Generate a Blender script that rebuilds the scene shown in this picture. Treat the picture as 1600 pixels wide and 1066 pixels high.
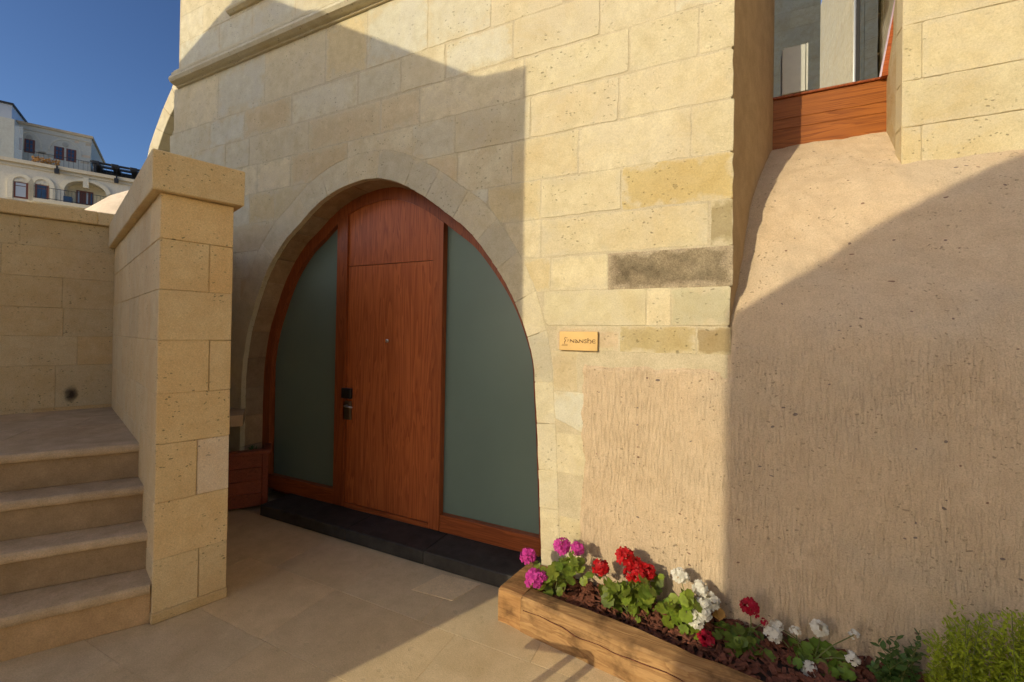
import bpy, bmesh, math, random
import numpy as np
from mathutils import Vector, Matrix, noise as mnoise
R = math.radians
random.seed(7)
for o in list(bpy.data.objects): bpy.data.objects.remove(o)
SC = bpy.context.scene
COL = SC.collection

# ------------------------------------------------------------------ camera, sky, sun, exposure
FPX, EYE, SHY = 665.0, 1.65, -0.0081
YAW, PITCH, ROLL = 25.5, 0.35, 0.92
cam = bpy.data.cameras.new('camera'); camo = bpy.data.objects.new('camera', cam); COL.objects.link(camo)
cam.sensor_width = 36; cam.lens = 36 * FPX / 1600; cam.shift_y = SHY; cam.clip_end = 3000; cam.clip_start = 0.05
CM = Matrix.Rotation(R(YAW), 3, 'Z') @ Matrix.Rotation(R(90 + PITCH), 3, 'X') @ Matrix.Rotation(R(ROLL), 3, 'Z')
camo.matrix_world = Matrix.Translation((0, 0, EYE)) @ CM.to_4x4()
SC.camera = camo
SUN_AZ, SUN_EL = 23.3, 21.0          # travel direction, degrees from +Y towards +X; elevation
SX, SY = math.sin(R(SUN_AZ)), math.cos(R(SUN_AZ))
RISE = math.tan(R(SUN_EL)) / SY      # shadow drop for each metre of Y
world = bpy.data.worlds.new('World'); SC.world = world; world.use_nodes = True
wn = world.node_tree.nodes; wl = world.node_tree.links
sky = wn.new('ShaderNodeTexSky'); sky.sky_type = 'NISHITA'; sky.sun_disc = False
sky.sun_elevation = R(SUN_EL); sky.sun_rotation = R(180 + SUN_AZ); sky.altitude = 1200
sky.air_density = 1.0; sky.dust_density = 5.0; sky.ozone_density = 3.0
gm = wn.new('ShaderNodeGamma'); gm.inputs[1].default_value = 1.4
wl.new(sky.outputs[0], gm.inputs[0]); wl.new(gm.outputs[0], wn['Background'].inputs[0]); wn['Background'].inputs[1].default_value = 0.125
sl = bpy.data.lights.new('sun', 'SUN'); so = bpy.data.objects.new('sun', sl); COL.objects.link(so)
sl.energy = 3.7; sl.angle = R(0.2); sl.color = (1.0, 0.87, 0.60)
ce = math.cos(R(SUN_EL))
so.rotation_euler = Vector((SX * ce, SY * ce, -math.sin(R(SUN_EL)))).to_track_quat('-Z', 'Y').to_euler()
so.location = (-6, -14, 9)
SC.view_settings.view_transform = 'Standard'; SC.view_settings.look = 'None'
SC.view_settings.gamma = 1; SC.view_settings.use_curve_mapping = False
SC.view_settings.exposure = -0.4
SC.cycles.max_bounces = 6; SC.cycles.diffuse_bounces = 4; SC.cycles.glossy_bounces = 3; SC.cycles.transmission_bounces = 3; SC.cycles.transparent_max_bounces = 6

# ------------------------------------------------------------------ pixel helpers (directions only)
O = Vector((0, 0, EYE))
def ray(x, y): return CM @ Vector(((x - 800) / FPX, (533 - y) / FPX + SHY * 1600 / FPX, -1))
def onY(x, y, Y): d = ray(x, y); return O + d * (Y / d.y)
def onZ(x, y, z): d = ray(x, y); return O + d * ((z - EYE) / d.z)
def onP(x, y, q, n): d = ray(x, y); return O + d * ((q - O).dot(n) / d.dot(n))

# ------------------------------------------------------------------ materials
MATS = {}
def nt(name):
    m = bpy.data.materials.new(name); m.use_nodes = True
    t = m.node_tree; return m, t.nodes, t.links, t.nodes['Principled BSDF']
def ramp(N, pts):
    r = N.new('ShaderNodeValToRGB'); e = r.color_ramp.elements
    while len(e) < len(pts): e.new(0.5)
    for i, (p, c) in enumerate(pts):
        e[i].position = p; e[i].color = (c, c, c, 1) if isinstance(c, (int, float)) else (*c, 1)
    return r
def noise(N, L, vec, scale, detail=4, rough=0.55, dist=0):
    n = N.new('ShaderNodeTexNoise'); n.inputs['Scale'].default_value = scale
    n.inputs['Detail'].default_value = detail; n.inputs['Roughness'].default_value = rough
    n.inputs['Distortion'].default_value = dist
    if vec is not None: L.new(vec, n.inputs['Vector'])
    return n
def mix(N, L, fac, a, b, mode='MIX'):
    m = N.new('ShaderNodeMix'); m.data_type = 'RGBA'; m.blend_type = mode
    for s, v in ((m.inputs[0], fac), (m.inputs[6], a), (m.inputs[7], b)):
        if isinstance(v, (int, float)): s.default_value = v
        elif isinstance(v, tuple): s.default_value = (*v, 1)
        else: L.new(v, s)
    return m.outputs[2]
def mth(N, L, op, a, b=None):
    m = N.new('ShaderNodeMath'); m.operation = op
    for s, v in ((m.inputs[0], a), (m.inputs[1], b)):
        if v is None: continue
        if isinstance(v, (int, float)): s.default_value = v
        else: L.new(v, s)
    return m.outputs[0]
def stone(name, col, col2, stain=(0.30, 0.24, 0.15), pits=0.5, pit_scale=55, bump=0.35, rough=0.9, mottling=0.5, tool=0.0, stain_amt=0.35, specks=0.0, objcol=True, edge=0, smear=0.0, smear_col=(0.66, 0.585, 0.42)):
    m, N, L, B = nt(name)
    g = N.new('ShaderNodeNewGeometry'); pos = g.outputs['Position']
    n1 = noise(N, L, pos, 1.7, 3, 0.62, 0.4); n2 = noise(N, L, pos, 9, 3, 0.68); n3 = noise(N, L, pos, 150, 2, 0.7)
    c = mix(N, L, ramp_out(N, L, n2.outputs[0], [(0.35, 0.0), (0.68, 1.0)]), col, col2)
    f1 = ramp_out(N, L, n1.outputs[0], [(0.5, 0.0), (0.75, stain_amt)])
    c = mix(N, L, f1, c, stain)
    if smear:
        ns = noise(N, L, pos, 3.3, 4, 0.7, 0.6); c = mix(N, L, ramp_out(N, L, ns.outputs[0], [(0.48, 0.0), (0.60, smear)]), c, smear_col)
    # grain
    gr = ramp_out(N, L, n3.outputs[0], [(0.25, 1 - mottling * 0.45), (0.75, 1 + mottling * 0.22)])
    c = mix(N, L, 1.0, c, gr, 'MULTIPLY')
    # pits, only in some cells
    mp = N.new('ShaderNodeMapping'); L.new(pos, mp.inputs[0]); mp.inputs['Scale'].default_value = (1, 1, 1.6)
    mpn = N.new('ShaderNodeVectorMath'); mpn.operation = 'ADD'; L.new(mp.outputs[0], mpn.inputs[0])
    nw = noise(N, L, pos, 30, 0); sc = N.new('ShaderNodeVectorMath'); sc.operation = 'SCALE'; L.new(nw.outputs['Color'], sc.inputs[0]); sc.inputs['Scale'].default_value = 0.03
    L.new(sc.outputs[0], mpn.inputs[1])
    v = N.new('ShaderNodeTexVoronoi'); v.inputs['Scale'].default_value = pit_scale; L.new(mpn.outputs[0], v.inputs['Vector'])
    sep = N.new('ShaderNodeSeparateColor'); L.new(v.outputs['Color'], sep.inputs[0])
    rad = ramp_out(N, L, sep.outputs[0], [(0.62, 0.0), (1.0, 0.42)])
    pit = ramp_out(N, L, mth(N, L, 'SUBTRACT', rad, v.outputs['Distance']), [(0.0, 0.0), (0.10, 1.0)])
    nq = noise(N, L, pos, 4.5, 0); pm = mth(N, L, 'MULTIPLY', mth(N, L, 'MULTIPLY', pit, pits), ramp_out(N, L, nq.outputs[0], [(0.42, 0.15), (0.62, 1.0)]))
    c = mix(N, L, pm, c, tuple(x * 0.38 for x in col))
    h = mth(N, L, 'ADD', mth(N, L, 'MULTIPLY', n3.outputs[0], 0.32), mth(N, L, 'MULTIPLY', n2.outputs[0], 0.62))
    h = mth(N, L, 'SUBTRACT', h, mth(N, L, 'MULTIPLY', pm, 1.3))
    if specks:
        v3 = N.new('ShaderNodeTexVoronoi'); v3.inputs['Scale'].default_value = 21; L.new(mpn.outputs[0], v3.inputs['Vector'])
        s3 = N.new('ShaderNodeSeparateColor'); L.new(v3.outputs['Color'], s3.inputs[0])
        r3 = ramp_out(N, L, s3.outputs[0], [(0.80, 0.0), (1.0, 0.24)])
        k3 = ramp_out(N, L, mth(N, L, 'SUBTRACT', r3, v3.outputs['Distance']), [(0.0, 0.0), (0.05, 1.0)])
        cc = N.new('ShaderNodeMix'); cc.data_type = 'RGBA'; L.new(s3.outputs[1], cc.inputs[0]); cc.inputs[6].default_value = (0.16, 0.13, 0.12, 1); cc.inputs[7].default_value = (0.22, 0.12, 0.08, 1)
        c = mix(N, L, mth(N, L, 'MULTIPLY', k3, specks), c, cc.outputs[2])
    if tool:
        mt = N.new('ShaderNodeMapping'); L.new(pos, mt.inputs[0]); mt.inputs['Scale'].default_value = (72, 9, 11.0); mt.inputs['Rotation'].default_value = (0, R(-3), 0)
        nt1 = noise(N, L, mt.outputs[0], 1.0, 3, 0.6, 0.25)
        g1 = ramp_out(N, L, nt1.outputs[0], [(0.40, 0.0), (0.5, 0.75), (0.62, 1.0)])
        nm = noise(N, L, pos, 2.2, 2); am = ramp_out(N, L, nm.outputs[0], [(0.36, 0.4), (0.6, 1.0)])
        sz = N.new('ShaderNodeSeparateXYZ'); L.new(pos, sz.inputs[0]); zm_ = ramp_out(N, L, mth(N, L, 'MULTIPLY', mth(N, L, 'ADD', sz.outputs[2], mth(N, L, 'MULTIPLY', nm.outputs[0], 0.5)), 0.3333), [(0.60, 1.0), (0.72, 0.12)]); am = mth(N, L, 'MULTIPLY', am, zm_)
        h = mth(N, L, 'ADD', h, mth(N, L, 'MULTIPLY', mth(N, L, 'MULTIPLY', g1, am), tool))
        dk = ramp_out(N, L, nt1.outputs[0], [(0.33, 0.86), (0.46, 1.0)]); c = mix(N, L, am, c, mix(N, L, 1.0, c, dk, 'MULTIPLY'))
    if objcol:
        oi = N.new('ShaderNodeObjectInfo')
        if edge:      # the tint of a stone wears off unevenly towards its edges
            tg = N.new('ShaderNodeTexCoord'); sg = N.new('ShaderNodeSeparateXYZ'); L.new(tg.outputs['Generated'], sg.inputs[0])
            ex = mth(N, L, 'MULTIPLY', mth(N, L, 'MINIMUM', sg.outputs[0], mth(N, L, 'SUBTRACT', 1.0, sg.outputs[0])), 2.2)
            ez = mth(N, L, 'MINIMUM', sg.outputs[2], mth(N, L, 'SUBTRACT', 1.0, sg.outputs[2]))
            em = mth(N, L, 'ADD', mth(N, L, 'MINIMUM', ex, ez), mth(N, L, 'MULTIPLY', mth(N, L, 'SUBTRACT', n2.outputs[0], 0.5), 0.9))
            ef = ramp_out(N, L, em, [(0.0, 0.12), (0.16, 1.0)])
            tint = mix(N, L, ef, (1.0, 1.0, 1.0) if edge == 1 else (1.9, 1.95, 2.1), oi.outputs['Color']); c = mix(N, L, 1.0, c, tint, 'MULTIPLY')
        else: c = mix(N, L, 1.0, c, oi.outputs['Color'], 'MULTIPLY')
    L.new(c, B.inputs['Base Color']); B.inputs['Roughness'].default_value = rough
    B.inputs['Specular IOR Level'].default_value = 0.25
    bp = N.new('ShaderNodeBump'); bp.inputs['Strength'].default_value = bump; bp.inputs['Distance'].default_value = 0.012
    L.new(h, bp.inputs['Height']); L.new(bp.outputs[0], B.inputs['Normal'])
    MATS[name] = m; return m
def ramp_out(N, L, src, pts):
    r = ramp(N, pts); L.new(src, r.inputs[0]); return r.outputs[0]
def wood(name, dark, light, axis='Z', rough=0.42, gscale=1.0, bump=0.15, contrast=1.0, cracks=0.0):
    m, N, L, B = nt(name)
    tc = N.new('ShaderNodeTexCoord')
    g = N.new('ShaderNodeNewGeometry')
    oi = N.new('ShaderNodeObjectInfo')
    off = N.new('ShaderNodeVectorMath'); off.operation = 'ADD'; L.new(tc.outputs['Object'], off.inputs[0])
    cx = N.new('ShaderNodeCombineXYZ'); L.new(mth(N, L, 'MULTIPLY', oi.outputs['Random'], 40), cx.inputs[0]); L.new(mth(N, L, 'MULTIPLY', oi.outputs['Random'], 17), cx.inputs[2])
    L.new(cx.outputs[0], off.inputs[1])
    s = {'Z': (9, 9, 0.55), 'X': (0.5, 9, 9), 'Y': (9, 0.55, 9)}[axis]
    mp = N.new('ShaderNodeMapping'); L.new(off.outputs[0], mp.inputs[0]); mp.inputs['Scale'].default_value = tuple(v * gscale for v in s)
    w = noise(N, L, mp.outputs[0], 1.0, 3, 0.5, 0.9)
    rings = mth(N, L, 'FRACT', mth(N, L, 'MULTIPLY', w.outputs[0], 9.0))
    rr = ramp_out(N, L, rings, [(0.0, 0.15), (0.55, 0.75), (0.9, 1.0), (1.0, 0.2)])
    mp2 = N.new('ShaderNodeMapping'); L.new(off.outputs[0], mp2.inputs[0]); mp2.inputs['Scale'].default_value = tuple((v * 14 if v > 5 else v * 4) * gscale for v in s)
    fine = noise(N, L, mp2.outputs[0], 1.0, 4, 0.6)
    f = mth(N, L, 'ADD', mth(N, L, 'MULTIPLY', rr, 0.55 * contrast), mth(N, L, 'MULTIPLY', fine.outputs[0], 0.6))
    f = ramp_out(N, L, f, [(0.2, 0.0), (0.95, 1.0)])
    c = mix(N, L, f, dark, light)
    if cracks:
        nb = noise(N, L, off.outputs[0], 7, 5, 0.6); c = mix(N, L, ramp_out(N, L, nb.outputs[0], [(0.47, 0.0), (0.68, cracks)]), c, tuple(v * 0.35 for v in dark))
    c = mix(N, L, 1.0, c, oi.outputs['Color'], 'MULTIPLY')
    L.new(c, B.inputs['Base Color']); B.inputs['Roughness'].default_value = rough; B.inputs['Specular IOR Level'].default_value = 0.35
    bp = N.new('ShaderNodeBump'); bp.inputs['Strength'].default_value = bump; bp.inputs['Distance'].default_value = 0.004
    L.new(f, bp.inputs['Height']); L.new(bp.outputs[0], B.inputs['Normal'])
    MATS[name] = m; return m
def plain(name, col, rough=0.6, metal=0.0, spec=0.4, var=0.0, scale=20, objcol=False, trans=None):
    m, N, L, B = nt(name)
    B.inputs['Roughness'].default_value = rough; B.inputs['Metallic'].default_value = metal; B.inputs['Specular IOR Level'].default_value = spec
    g = N.new('ShaderNodeNewGeometry'); n = noise(N, L, g.outputs['Position'], scale, 4)
    c = mix(N, L, ramp_out(N, L, n.outputs[0], [(0.3, 0.0), (0.7, 1.0)]), tuple(v * (1 - var) for v in col), tuple(min(1, v * (1 + var)) for v in col))
    if objcol:
        oi = N.new('ShaderNodeObjectInfo'); c = mix(N, L, 1.0, c, oi.outputs['Color'], 'MULTIPLY')
    L.new(c, B.inputs['Base Color'])
    if trans:
        tr = N.new('ShaderNodeBsdfTranslucent'); L.new(c, tr.inputs[0]); ms = N.new('ShaderNodeMixShader'); ms.inputs[0].default_value = trans
        out = N['Material Output']; L.new(B.outputs[0], ms.inputs[1]); L.new(tr.outputs[0], ms.inputs[2]); L.new(ms.outputs[0], out.inputs[0])
    MATS[name] = m; return m

stone('tuff', (0.62, 0.535, 0.34), (0.73, 0.65, 0.445), stain=(0.60, 0.475, 0.265), pits=0.6, pit_scale=46, bump=0.65, stain_amt=0.65, smear=0.55, mottling=0.38, edge=1)
stone('tuff_dark', (0.20, 0.155, 0.095), (0.40, 0.32, 0.20), stain=(0.5, 0.42, 0.28), pits=0.4, pit_scale=46, bump=0.6, stain_amt=0.5, mottling=1.0, edge=2)
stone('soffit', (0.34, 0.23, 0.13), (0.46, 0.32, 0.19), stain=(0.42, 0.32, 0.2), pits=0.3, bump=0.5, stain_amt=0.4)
stone('mortar', (0.56, 0.475, 0.31), (0.66, 0.57, 0.39), stain=(0.45, 0.38, 0.26), pits=0.15, bump=0.5, objcol=False)
stone('tuff_tan', (0.82, 0.605, 0.315), (0.88, 0.69, 0.395), stain=(0.76, 0.51, 0.245), pits=0.9, pit_scale=52, bump=0.5, stain_amt=0.6)
stone('mortar_tan', (0.54, 0.40, 0.22), (0.60, 0.45, 0.265), pits=0.1, objcol=False)
stone('rock', (0.61, 0.46, 0.295), (0.69, 0.535, 0.355), stain=(0.50, 0.42, 0.31), pits=0.6, pit_scale=55, bump=0.75, tool=0.5, specks=0.9, stain_amt=0.45, objcol=False)
stone('reveal_plaster', (0.42, 0.29, 0.15), (0.50, 0.35, 0.19), stain=(0.36, 0.23, 0.11), pits=0.1, bump=0.35, objcol=False)
stone('step_stone', (0.52, 0.375, 0.215), (0.64, 0.47, 0.285), stain=(0.36, 0.235, 0.125), pits=0.2, bump=0.3, stain_amt=0.6)
stone('paving', (0.66, 0.50, 0.285), (0.76, 0.585, 0.35), stain=(0.54, 0.385, 0.20), pits=0.2, pit_scale=25, bump=0.25, rough=0.62, stain_amt=0.6)
stone('basalt', (0.036, 0.033, 0.029), (0.066, 0.060, 0.052), stain=(0.09, 0.08, 0.068), pits=0.2, bump=0.4, rough=0.6)
stone('far_stone', (0.66, 0.61, 0.48), (0.74, 0.69, 0.56), stain=(0.55, 0.47, 0.36), pits=0.0, bump=0.1)
stone('dust', (0.55, 0.43, 0.26), (0.62, 0.49, 0.31), pits=0.2, bump=0.3, objcol=False)
wood('oak_leaf', (0.25, 0.052, 0.014), (0.53, 0.145, 0.040), 'Z', rough=0.38, gscale=1.3, contrast=1.1)
wood('oak_dark', (0.16, 0.036, 0.011), (0.36, 0.095, 0.028), 'Z', rough=0.35, gscale=1.4)
wood('oak_rail', (0.18, 0.042, 0.012), (0.42, 0.11, 0.03), 'X', rough=0.35, gscale=1.4)
wood('iroko', (0.17, 0.045, 0.010), (0.40, 0.135, 0.028), 'X', rough=0.35, gscale=1.5)
wood('timber', (0.24, 0.12, 0.045), (0.52, 0.315, 0.13), 'X', rough=0.8, gscale=1.1, bump=0.6, cracks=0.85, contrast=0.8)
wood('redwood', (0.15, 0.034, 0.014), (0.32, 0.08, 0.034), 'X', rough=0.5, gscale=1.6)
plain('frosted_glass', (0.15, 0.215, 0.18), rough=0.32, spec=0.5, var=0.06, scale=1.5)
plain('brass', (0.56, 0.37, 0.145), rough=0.42, metal=0.35, var=0.05, scale=8)
plain('engraving', (0.10, 0.045, 0.012), rough=0.6)
plain('lock_black', (0.012, 0.012, 0.013), rough=0.3)
plain('lock_bronze', (0.16, 0.12, 0.08), rough=0.35, metal=0.8)
plain('steel', (0.6, 0.6, 0.58), rough=0.3, metal=1.0)
plain('panel_grey', (0.55, 0.56, 0.50), rough=0.5, var=0.04)
plain('iron', (0.02, 0.02, 0.022), rough=0.5)
plain('far_frame', (0.16, 0.05, 0.03), rough=0.5)
plain('far_glass', (0.02, 0.04, 0.08), rough=0.08, spec=0.8)
plain('far_blind', (0.42, 0.46, 0.50), rough=0.3)
plain('leaf', (0.17, 0.24, 0.028), rough=0.5, var=0.35, scale=30, objcol=True, trans=0.28)
plain('leaf_bush', (0.31, 0.38, 0.022), rough=0.5, var=0.4, scale=18, trans=0.3)
plain('leaf_dark', (0.075, 0.15, 0.03), rough=0.45, var=0.3, scale=30, trans=0.2)
plain('stem', (0.14, 0.17, 0.045), rough=0.6, var=0.2)
plain('petal_pink', (0.62, 0.055, 0.36), rough=0.6, var=0.3, scale=70, trans=0.3)
plain('petal_red', (0.50, 0.004, 0.008), rough=0.6, var=0.3, scale=70, trans=0.25)
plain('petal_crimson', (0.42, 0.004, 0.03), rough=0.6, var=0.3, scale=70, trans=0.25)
plain('petal_white', (0.82, 0.80, 0.70), rough=0.6, var=0.05, scale=70, trans=0.3)
plain('bark_chip', (0.16, 0.055, 0.03), rough=0.8, var=0.55, scale=45)
plain('soil', (0.05, 0.03, 0.02), rough=0.95, var=0.4, scale=40)
plain('dry_leaf', (0.5, 0.28, 0.08), rough=0.7, var=0.3, trans=0.2)
def window_glass():
    m, N, L, B = nt('window_glass')
    B.inputs['Base Color'].default_value = (0.55, 0.58, 0.60, 1); B.inputs['Metallic'].default_value = 1.0; B.inputs['Roughness'].default_value = 0.0
    B.inputs['Specular IOR Level'].default_value = 1.0; B.inputs['IOR'].default_value = 2.6
    B.inputs['Coat Weight'].default_value = 1.0; B.inputs['Coat IOR'].default_value = 2.2; B.inputs['Coat Roughness'].default_value = 0.0
    MATS['window_glass'] = m
window_glass()
def clear_glass():
    m, N, L, B = nt('screen_glass')
    B.inputs['Base Color'].default_value = (0.75, 0.85, 0.9, 1); B.inputs['Roughness'].default_value = 0.02
    B.inputs['Alpha'].default_value = 0.18
    MATS['screen_glass'] = m
clear_glass()

# ------------------------------------------------------------------ object helpers
def thing(name, label, cat, loc=(0, 0, 0), group=None, kind=None):
    o = bpy.data.objects.new(name, None); COL.objects.link(o); o.location = loc; o.empty_display_size = 0.1
    tag(o, label, cat, group, kind); return o
def tag(o, label=None, cat=None, group=None, kind=None):
    if label: o['label'] = label
    if cat: o['category'] = cat
    if group: o['group'] = group
    if kind: o['kind'] = kind
    return o
def wloc(o):
    v = Vector((0, 0, 0))
    while o is not None: v = v + Vector(o.location); o = o.parent
    return v
def link(name, me, mat, parent=None, loc=(0, 0, 0), color=None):
    o = bpy.data.objects.new(name, me); COL.objects.link(o)
    if me.materials: pass
    else: me.materials.append(MATS[mat] if isinstance(mat, str) else mat)
    if parent is not None: o.parent = parent; o.location = Vector(loc) - wloc(parent)
    else: o.location = loc
    if color is not None: o.color = (*color, 1)
    return o
def meshobj(name, verts, faces, mat, parent=None, color=None, smooth=False, center=True):
    vs = [Vector(v) for v in verts]
    c = Vector((0, 0, 0))
    if center:
        lo = Vector(tuple(min(v[i] for v in vs) for i in range(3))); hi = Vector(tuple(max(v[i] for v in vs) for i in range(3)))
        c = (lo + hi) / 2; c.z = lo.z
    me = bpy.data.meshes.new(name); me.from_pydata([tuple(v - c) for v in vs], [], faces)
    me.validate(); bm = bmesh.new(); bm.from_mesh(me); bmesh.ops.recalc_face_normals(bm, faces=bm.faces); bm.to_mesh(me); bm.free()
    if smooth: me.shade_smooth()
    return link(name, me, mat, parent, c, color)
class Fr:
    def __init__(s, o, A, N, B=(0, 0, 1)):
        s.o = Vector(o); s.A = Vector(A).normalized(); s.N = Vector(N).normalized(); s.B = Vector(B)
    def p(s, a, b, n=0): return s.o + s.A * a + s.B * b + s.N * n
WF = None
def inset(poly, d):
    n = len(poly); out = []
    ar = sum(poly[i][0] * poly[(i + 1) % n][1] - poly[(i + 1) % n][0] * poly[i][1] for i in range(n))
    sg = 1 if ar > 0 else -1
    for i in range(n):
        p0 = poly[i - 1]; p1 = poly[i]; p2 = poly[(i + 1) % n]
        e1 = (p1[0] - p0[0], p1[1] - p0[1]); e2 = (p2[0] - p1[0], p2[1] - p1[1])
        l1 = math.hypot(*e1) or 1e-9; l2 = math.hypot(*e2) or 1e-9
        n1 = (-e1[1] / l1 * sg, e1[0] / l1 * sg); n2 = (-e2[1] / l2 * sg, e2[0] / l2 * sg)
        bx, by = n1[0] + n2[0], n1[1] + n2[1]; bl = math.hypot(bx, by)
        if bl < 1e-6: bx, by = n1; k = d
        else:
            bx /= bl; by /= bl; k = d / max(0.4, bx * n1[0] + by * n1[1])
        out.append((p1[0] + bx * k, p1[1] + by * k))
    return out
def rough_poly(poly, step=0.11, jit=0.0022, corner=0.007, rnd=random):
    n = len(poly); out = []
    for i in range(n):
        a = poly[i]; b = poly[(i + 1) % n]; dx, dy = b[0] - a[0], b[1] - a[1]; l = math.hypot(dx, dy)
        if l < 1e-5: continue
        if l < 2.5 * corner: out.append(a); continue
        k = max(1, int(l / step)); ux, uy = dx / l, dy / l
        ts = [corner * rnd.uniform(0.5, 1.6)] + [l * j / k for j in range(1, k)] + [l - corner * rnd.uniform(0.5, 1.6)]
        for t in ts:
            j = rnd.uniform(-jit, jit); out.append((a[0] + ux * t - uy * j, a[1] + uy * t + ux * j))
    return out
def block(name, fr, poly, front, thick, mat, parent, color=(1, 1, 1), ch=0.004, gap=0.0025, jit=0.0022, corner=0.007, step=0.11):
    if len(poly) < 3: return None
    def area(q): return 0.5 * sum(q[i][0] * q[(i + 1) % len(q)][1] - q[(i + 1) % len(q)][0] * q[i][1] for i in range(len(q)))
    wd = max(p[0] for p in poly) - min(p[0] for p in poly); hg = max(p[1] for p in poly) - min(p[1] for p in poly)
    a0 = abs(area(poly))
    if a0 < 0.004: return None
    if len(poly) > 4 or a0 < 0.6 * wd * hg or min(wd, hg) < 0.08: gap = min(gap, 0.0012); jit = min(jit, 0.002); corner = min(corner, 0.006)
    if min(wd, hg) < 0.24: jit = min(jit, 0.0025); gap = min(gap, 0.004); corner = min(corner, 0.006)
    P0 = inset(poly, gap); P0 = rough_poly(P0, step, jit, corner)
    if len(P0) < 3: return None
    P1 = inset(P0, ch); n = len(P0)
    V = [fr.p(a, b, front) for a, b in P1] + [fr.p(a, b, front - ch) for a, b in P0] + [fr.p(a, b, front - thick) for a, b in P0]
    Fc = [list(range(n))]
    for r in (0, n):
        for i in range(n): Fc.append([r + i, r + (i + 1) % n, r + n + (i + 1) % n, r + n + i])
    return meshobj(name, V, Fc, mat, parent, color)
def cbox(name, fr, a0, a1, b0, b1, n0, n1, mat, parent, color=(1, 1, 1), ch=0.005, jit=0.0, gap=0.0):
    a0 += gap; a1 -= gap; b0 += gap; b1 -= gap
    A = (a0, a1); Bz = (b0, b1); Nn = (n0, n1); V = []; idx = {}
    for i in (0, 1):
        for j in (0, 1):
            for k in (0, 1):
                for ax in range(3):
                    q = [A[i], Bz[j], Nn[k]]
                    for x, s in enumerate((i, j, k)):
                        if x != ax: q[x] += ch * (1 if s == 0 else -1)
                    if jit: q = [v + random.uniform(-jit, jit) for v in q]
                    idx[(i, j, k, ax)] = len(V); V.append(fr.p(q[0], q[1], q[2]))
    Fc = []
    for ax in range(3):
        for s in (0, 1):
            qs = []
            for (u, v) in ((0, 0), (1, 0), (1, 1), (0, 1)):
                t = [0, 0, 0]; t[ax] = s; t[(ax + 1) % 3] = u; t[(ax + 2) % 3] = v
                qs.append(idx[(*t, ax)])
            Fc.append(qs)
    for ax in range(3):       # edges parallel to ax
        for u in (0, 1):
            for v in (0, 1):
                t0 = [0, 0, 0]; t0[(ax + 1) % 3] = u; t0[(ax + 2) % 3] = v; t1 = list(t0); t1[ax] = 1
                x, y = (ax + 1) % 3, (ax + 2) % 3
                Fc.append([idx[(*t0, x)], idx[(*t1, x)], idx[(*t1, y)], idx[(*t0, y)]])
    for i in (0, 1):
        for j in (0, 1):
            for k in (0, 1): Fc.append([idx[(i, j, k, ax)] for ax in range(3)])
    return meshobj(name, V, Fc, mat, parent, color)
def prism(name, fr, poly, n0, n1, mat, parent, color=(1, 1, 1)):
    n = len(poly); V = [fr.p(a, b, n1) for a, b in poly] + [fr.p(a, b, n0) for a, b in poly]
    Fc = [list(range(n)), list(range(2 * n - 1, n - 1, -1))] + [[i, (i + 1) % n, n + (i + 1) % n, n + i] for i in range(n)]
    return meshobj(name, V, Fc, mat, parent, color)
def tube(pts, rads, k=6):
    V = []; Fc = []; n = len(pts)
    for i, p in enumerate(pts):
        t = (Vector(pts[min(i + 1, n - 1)]) - Vector(pts[max(i - 1, 0)])).normalized()
        a = t.orthogonal().normalized(); b = t.cross(a)
        r = rads[i] if isinstance(rads, (list, tuple)) else rads
        for j in range(k):
            th = 2 * math.pi * j / k; V.append(Vector(p) + a * (r * math.cos(th)) + b * (r * math.sin(th)))
    for i in range(n - 1):
        for j in range(k): Fc.append([i * k + j, i * k + (j + 1) % k, (i + 1) * k + (j + 1) % k, (i + 1) * k + j])
    Fc.append(list(range(k))); Fc.append(list(range((n - 1) * k, n * k)))
    return V, Fc
def join(parts):
    V = []; Fc = []
    for v, f in parts:
        o = len(V); V += list(v); Fc += [[i + o for i in q] for q in f]
    return V, Fc
def boxvf(fr, a0, a1, b0, b1, n0, n1):
    V = [fr.p(a, b, n) for a in (a0, a1) for b in (b0, b1) for n in (n0, n1)]
    return V, [[0, 1, 3, 2], [4, 6, 7, 5], [0, 4, 5, 1], [2, 3, 7, 6], [0, 2, 6, 4], [1, 5, 7, 3]]
def jc(base=1.0, v=0.07, warm=0.04):
    k = base * random.uniform(1 - v, 1 + v); w = random.uniform(-warm, warm)
    return (k * (1 + w), k, k * (1 - 1.6 * w))

# ------------------------------------------------------------------ key dimensions (metres; X along facade, Y into it)
P = 2.57                 # facade plane
YD = 2.79                # door frame plane
WD = 1.10                # window recess depth
YW = P + WD
WR = P + 0.65            # right-hand ashlar plane
XR = 0.075               # right edge of the pier
WALLF = Fr((0, P, 0), (1, 0, 0), (0, -1, 0))
ZTOP = 7.2

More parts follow.
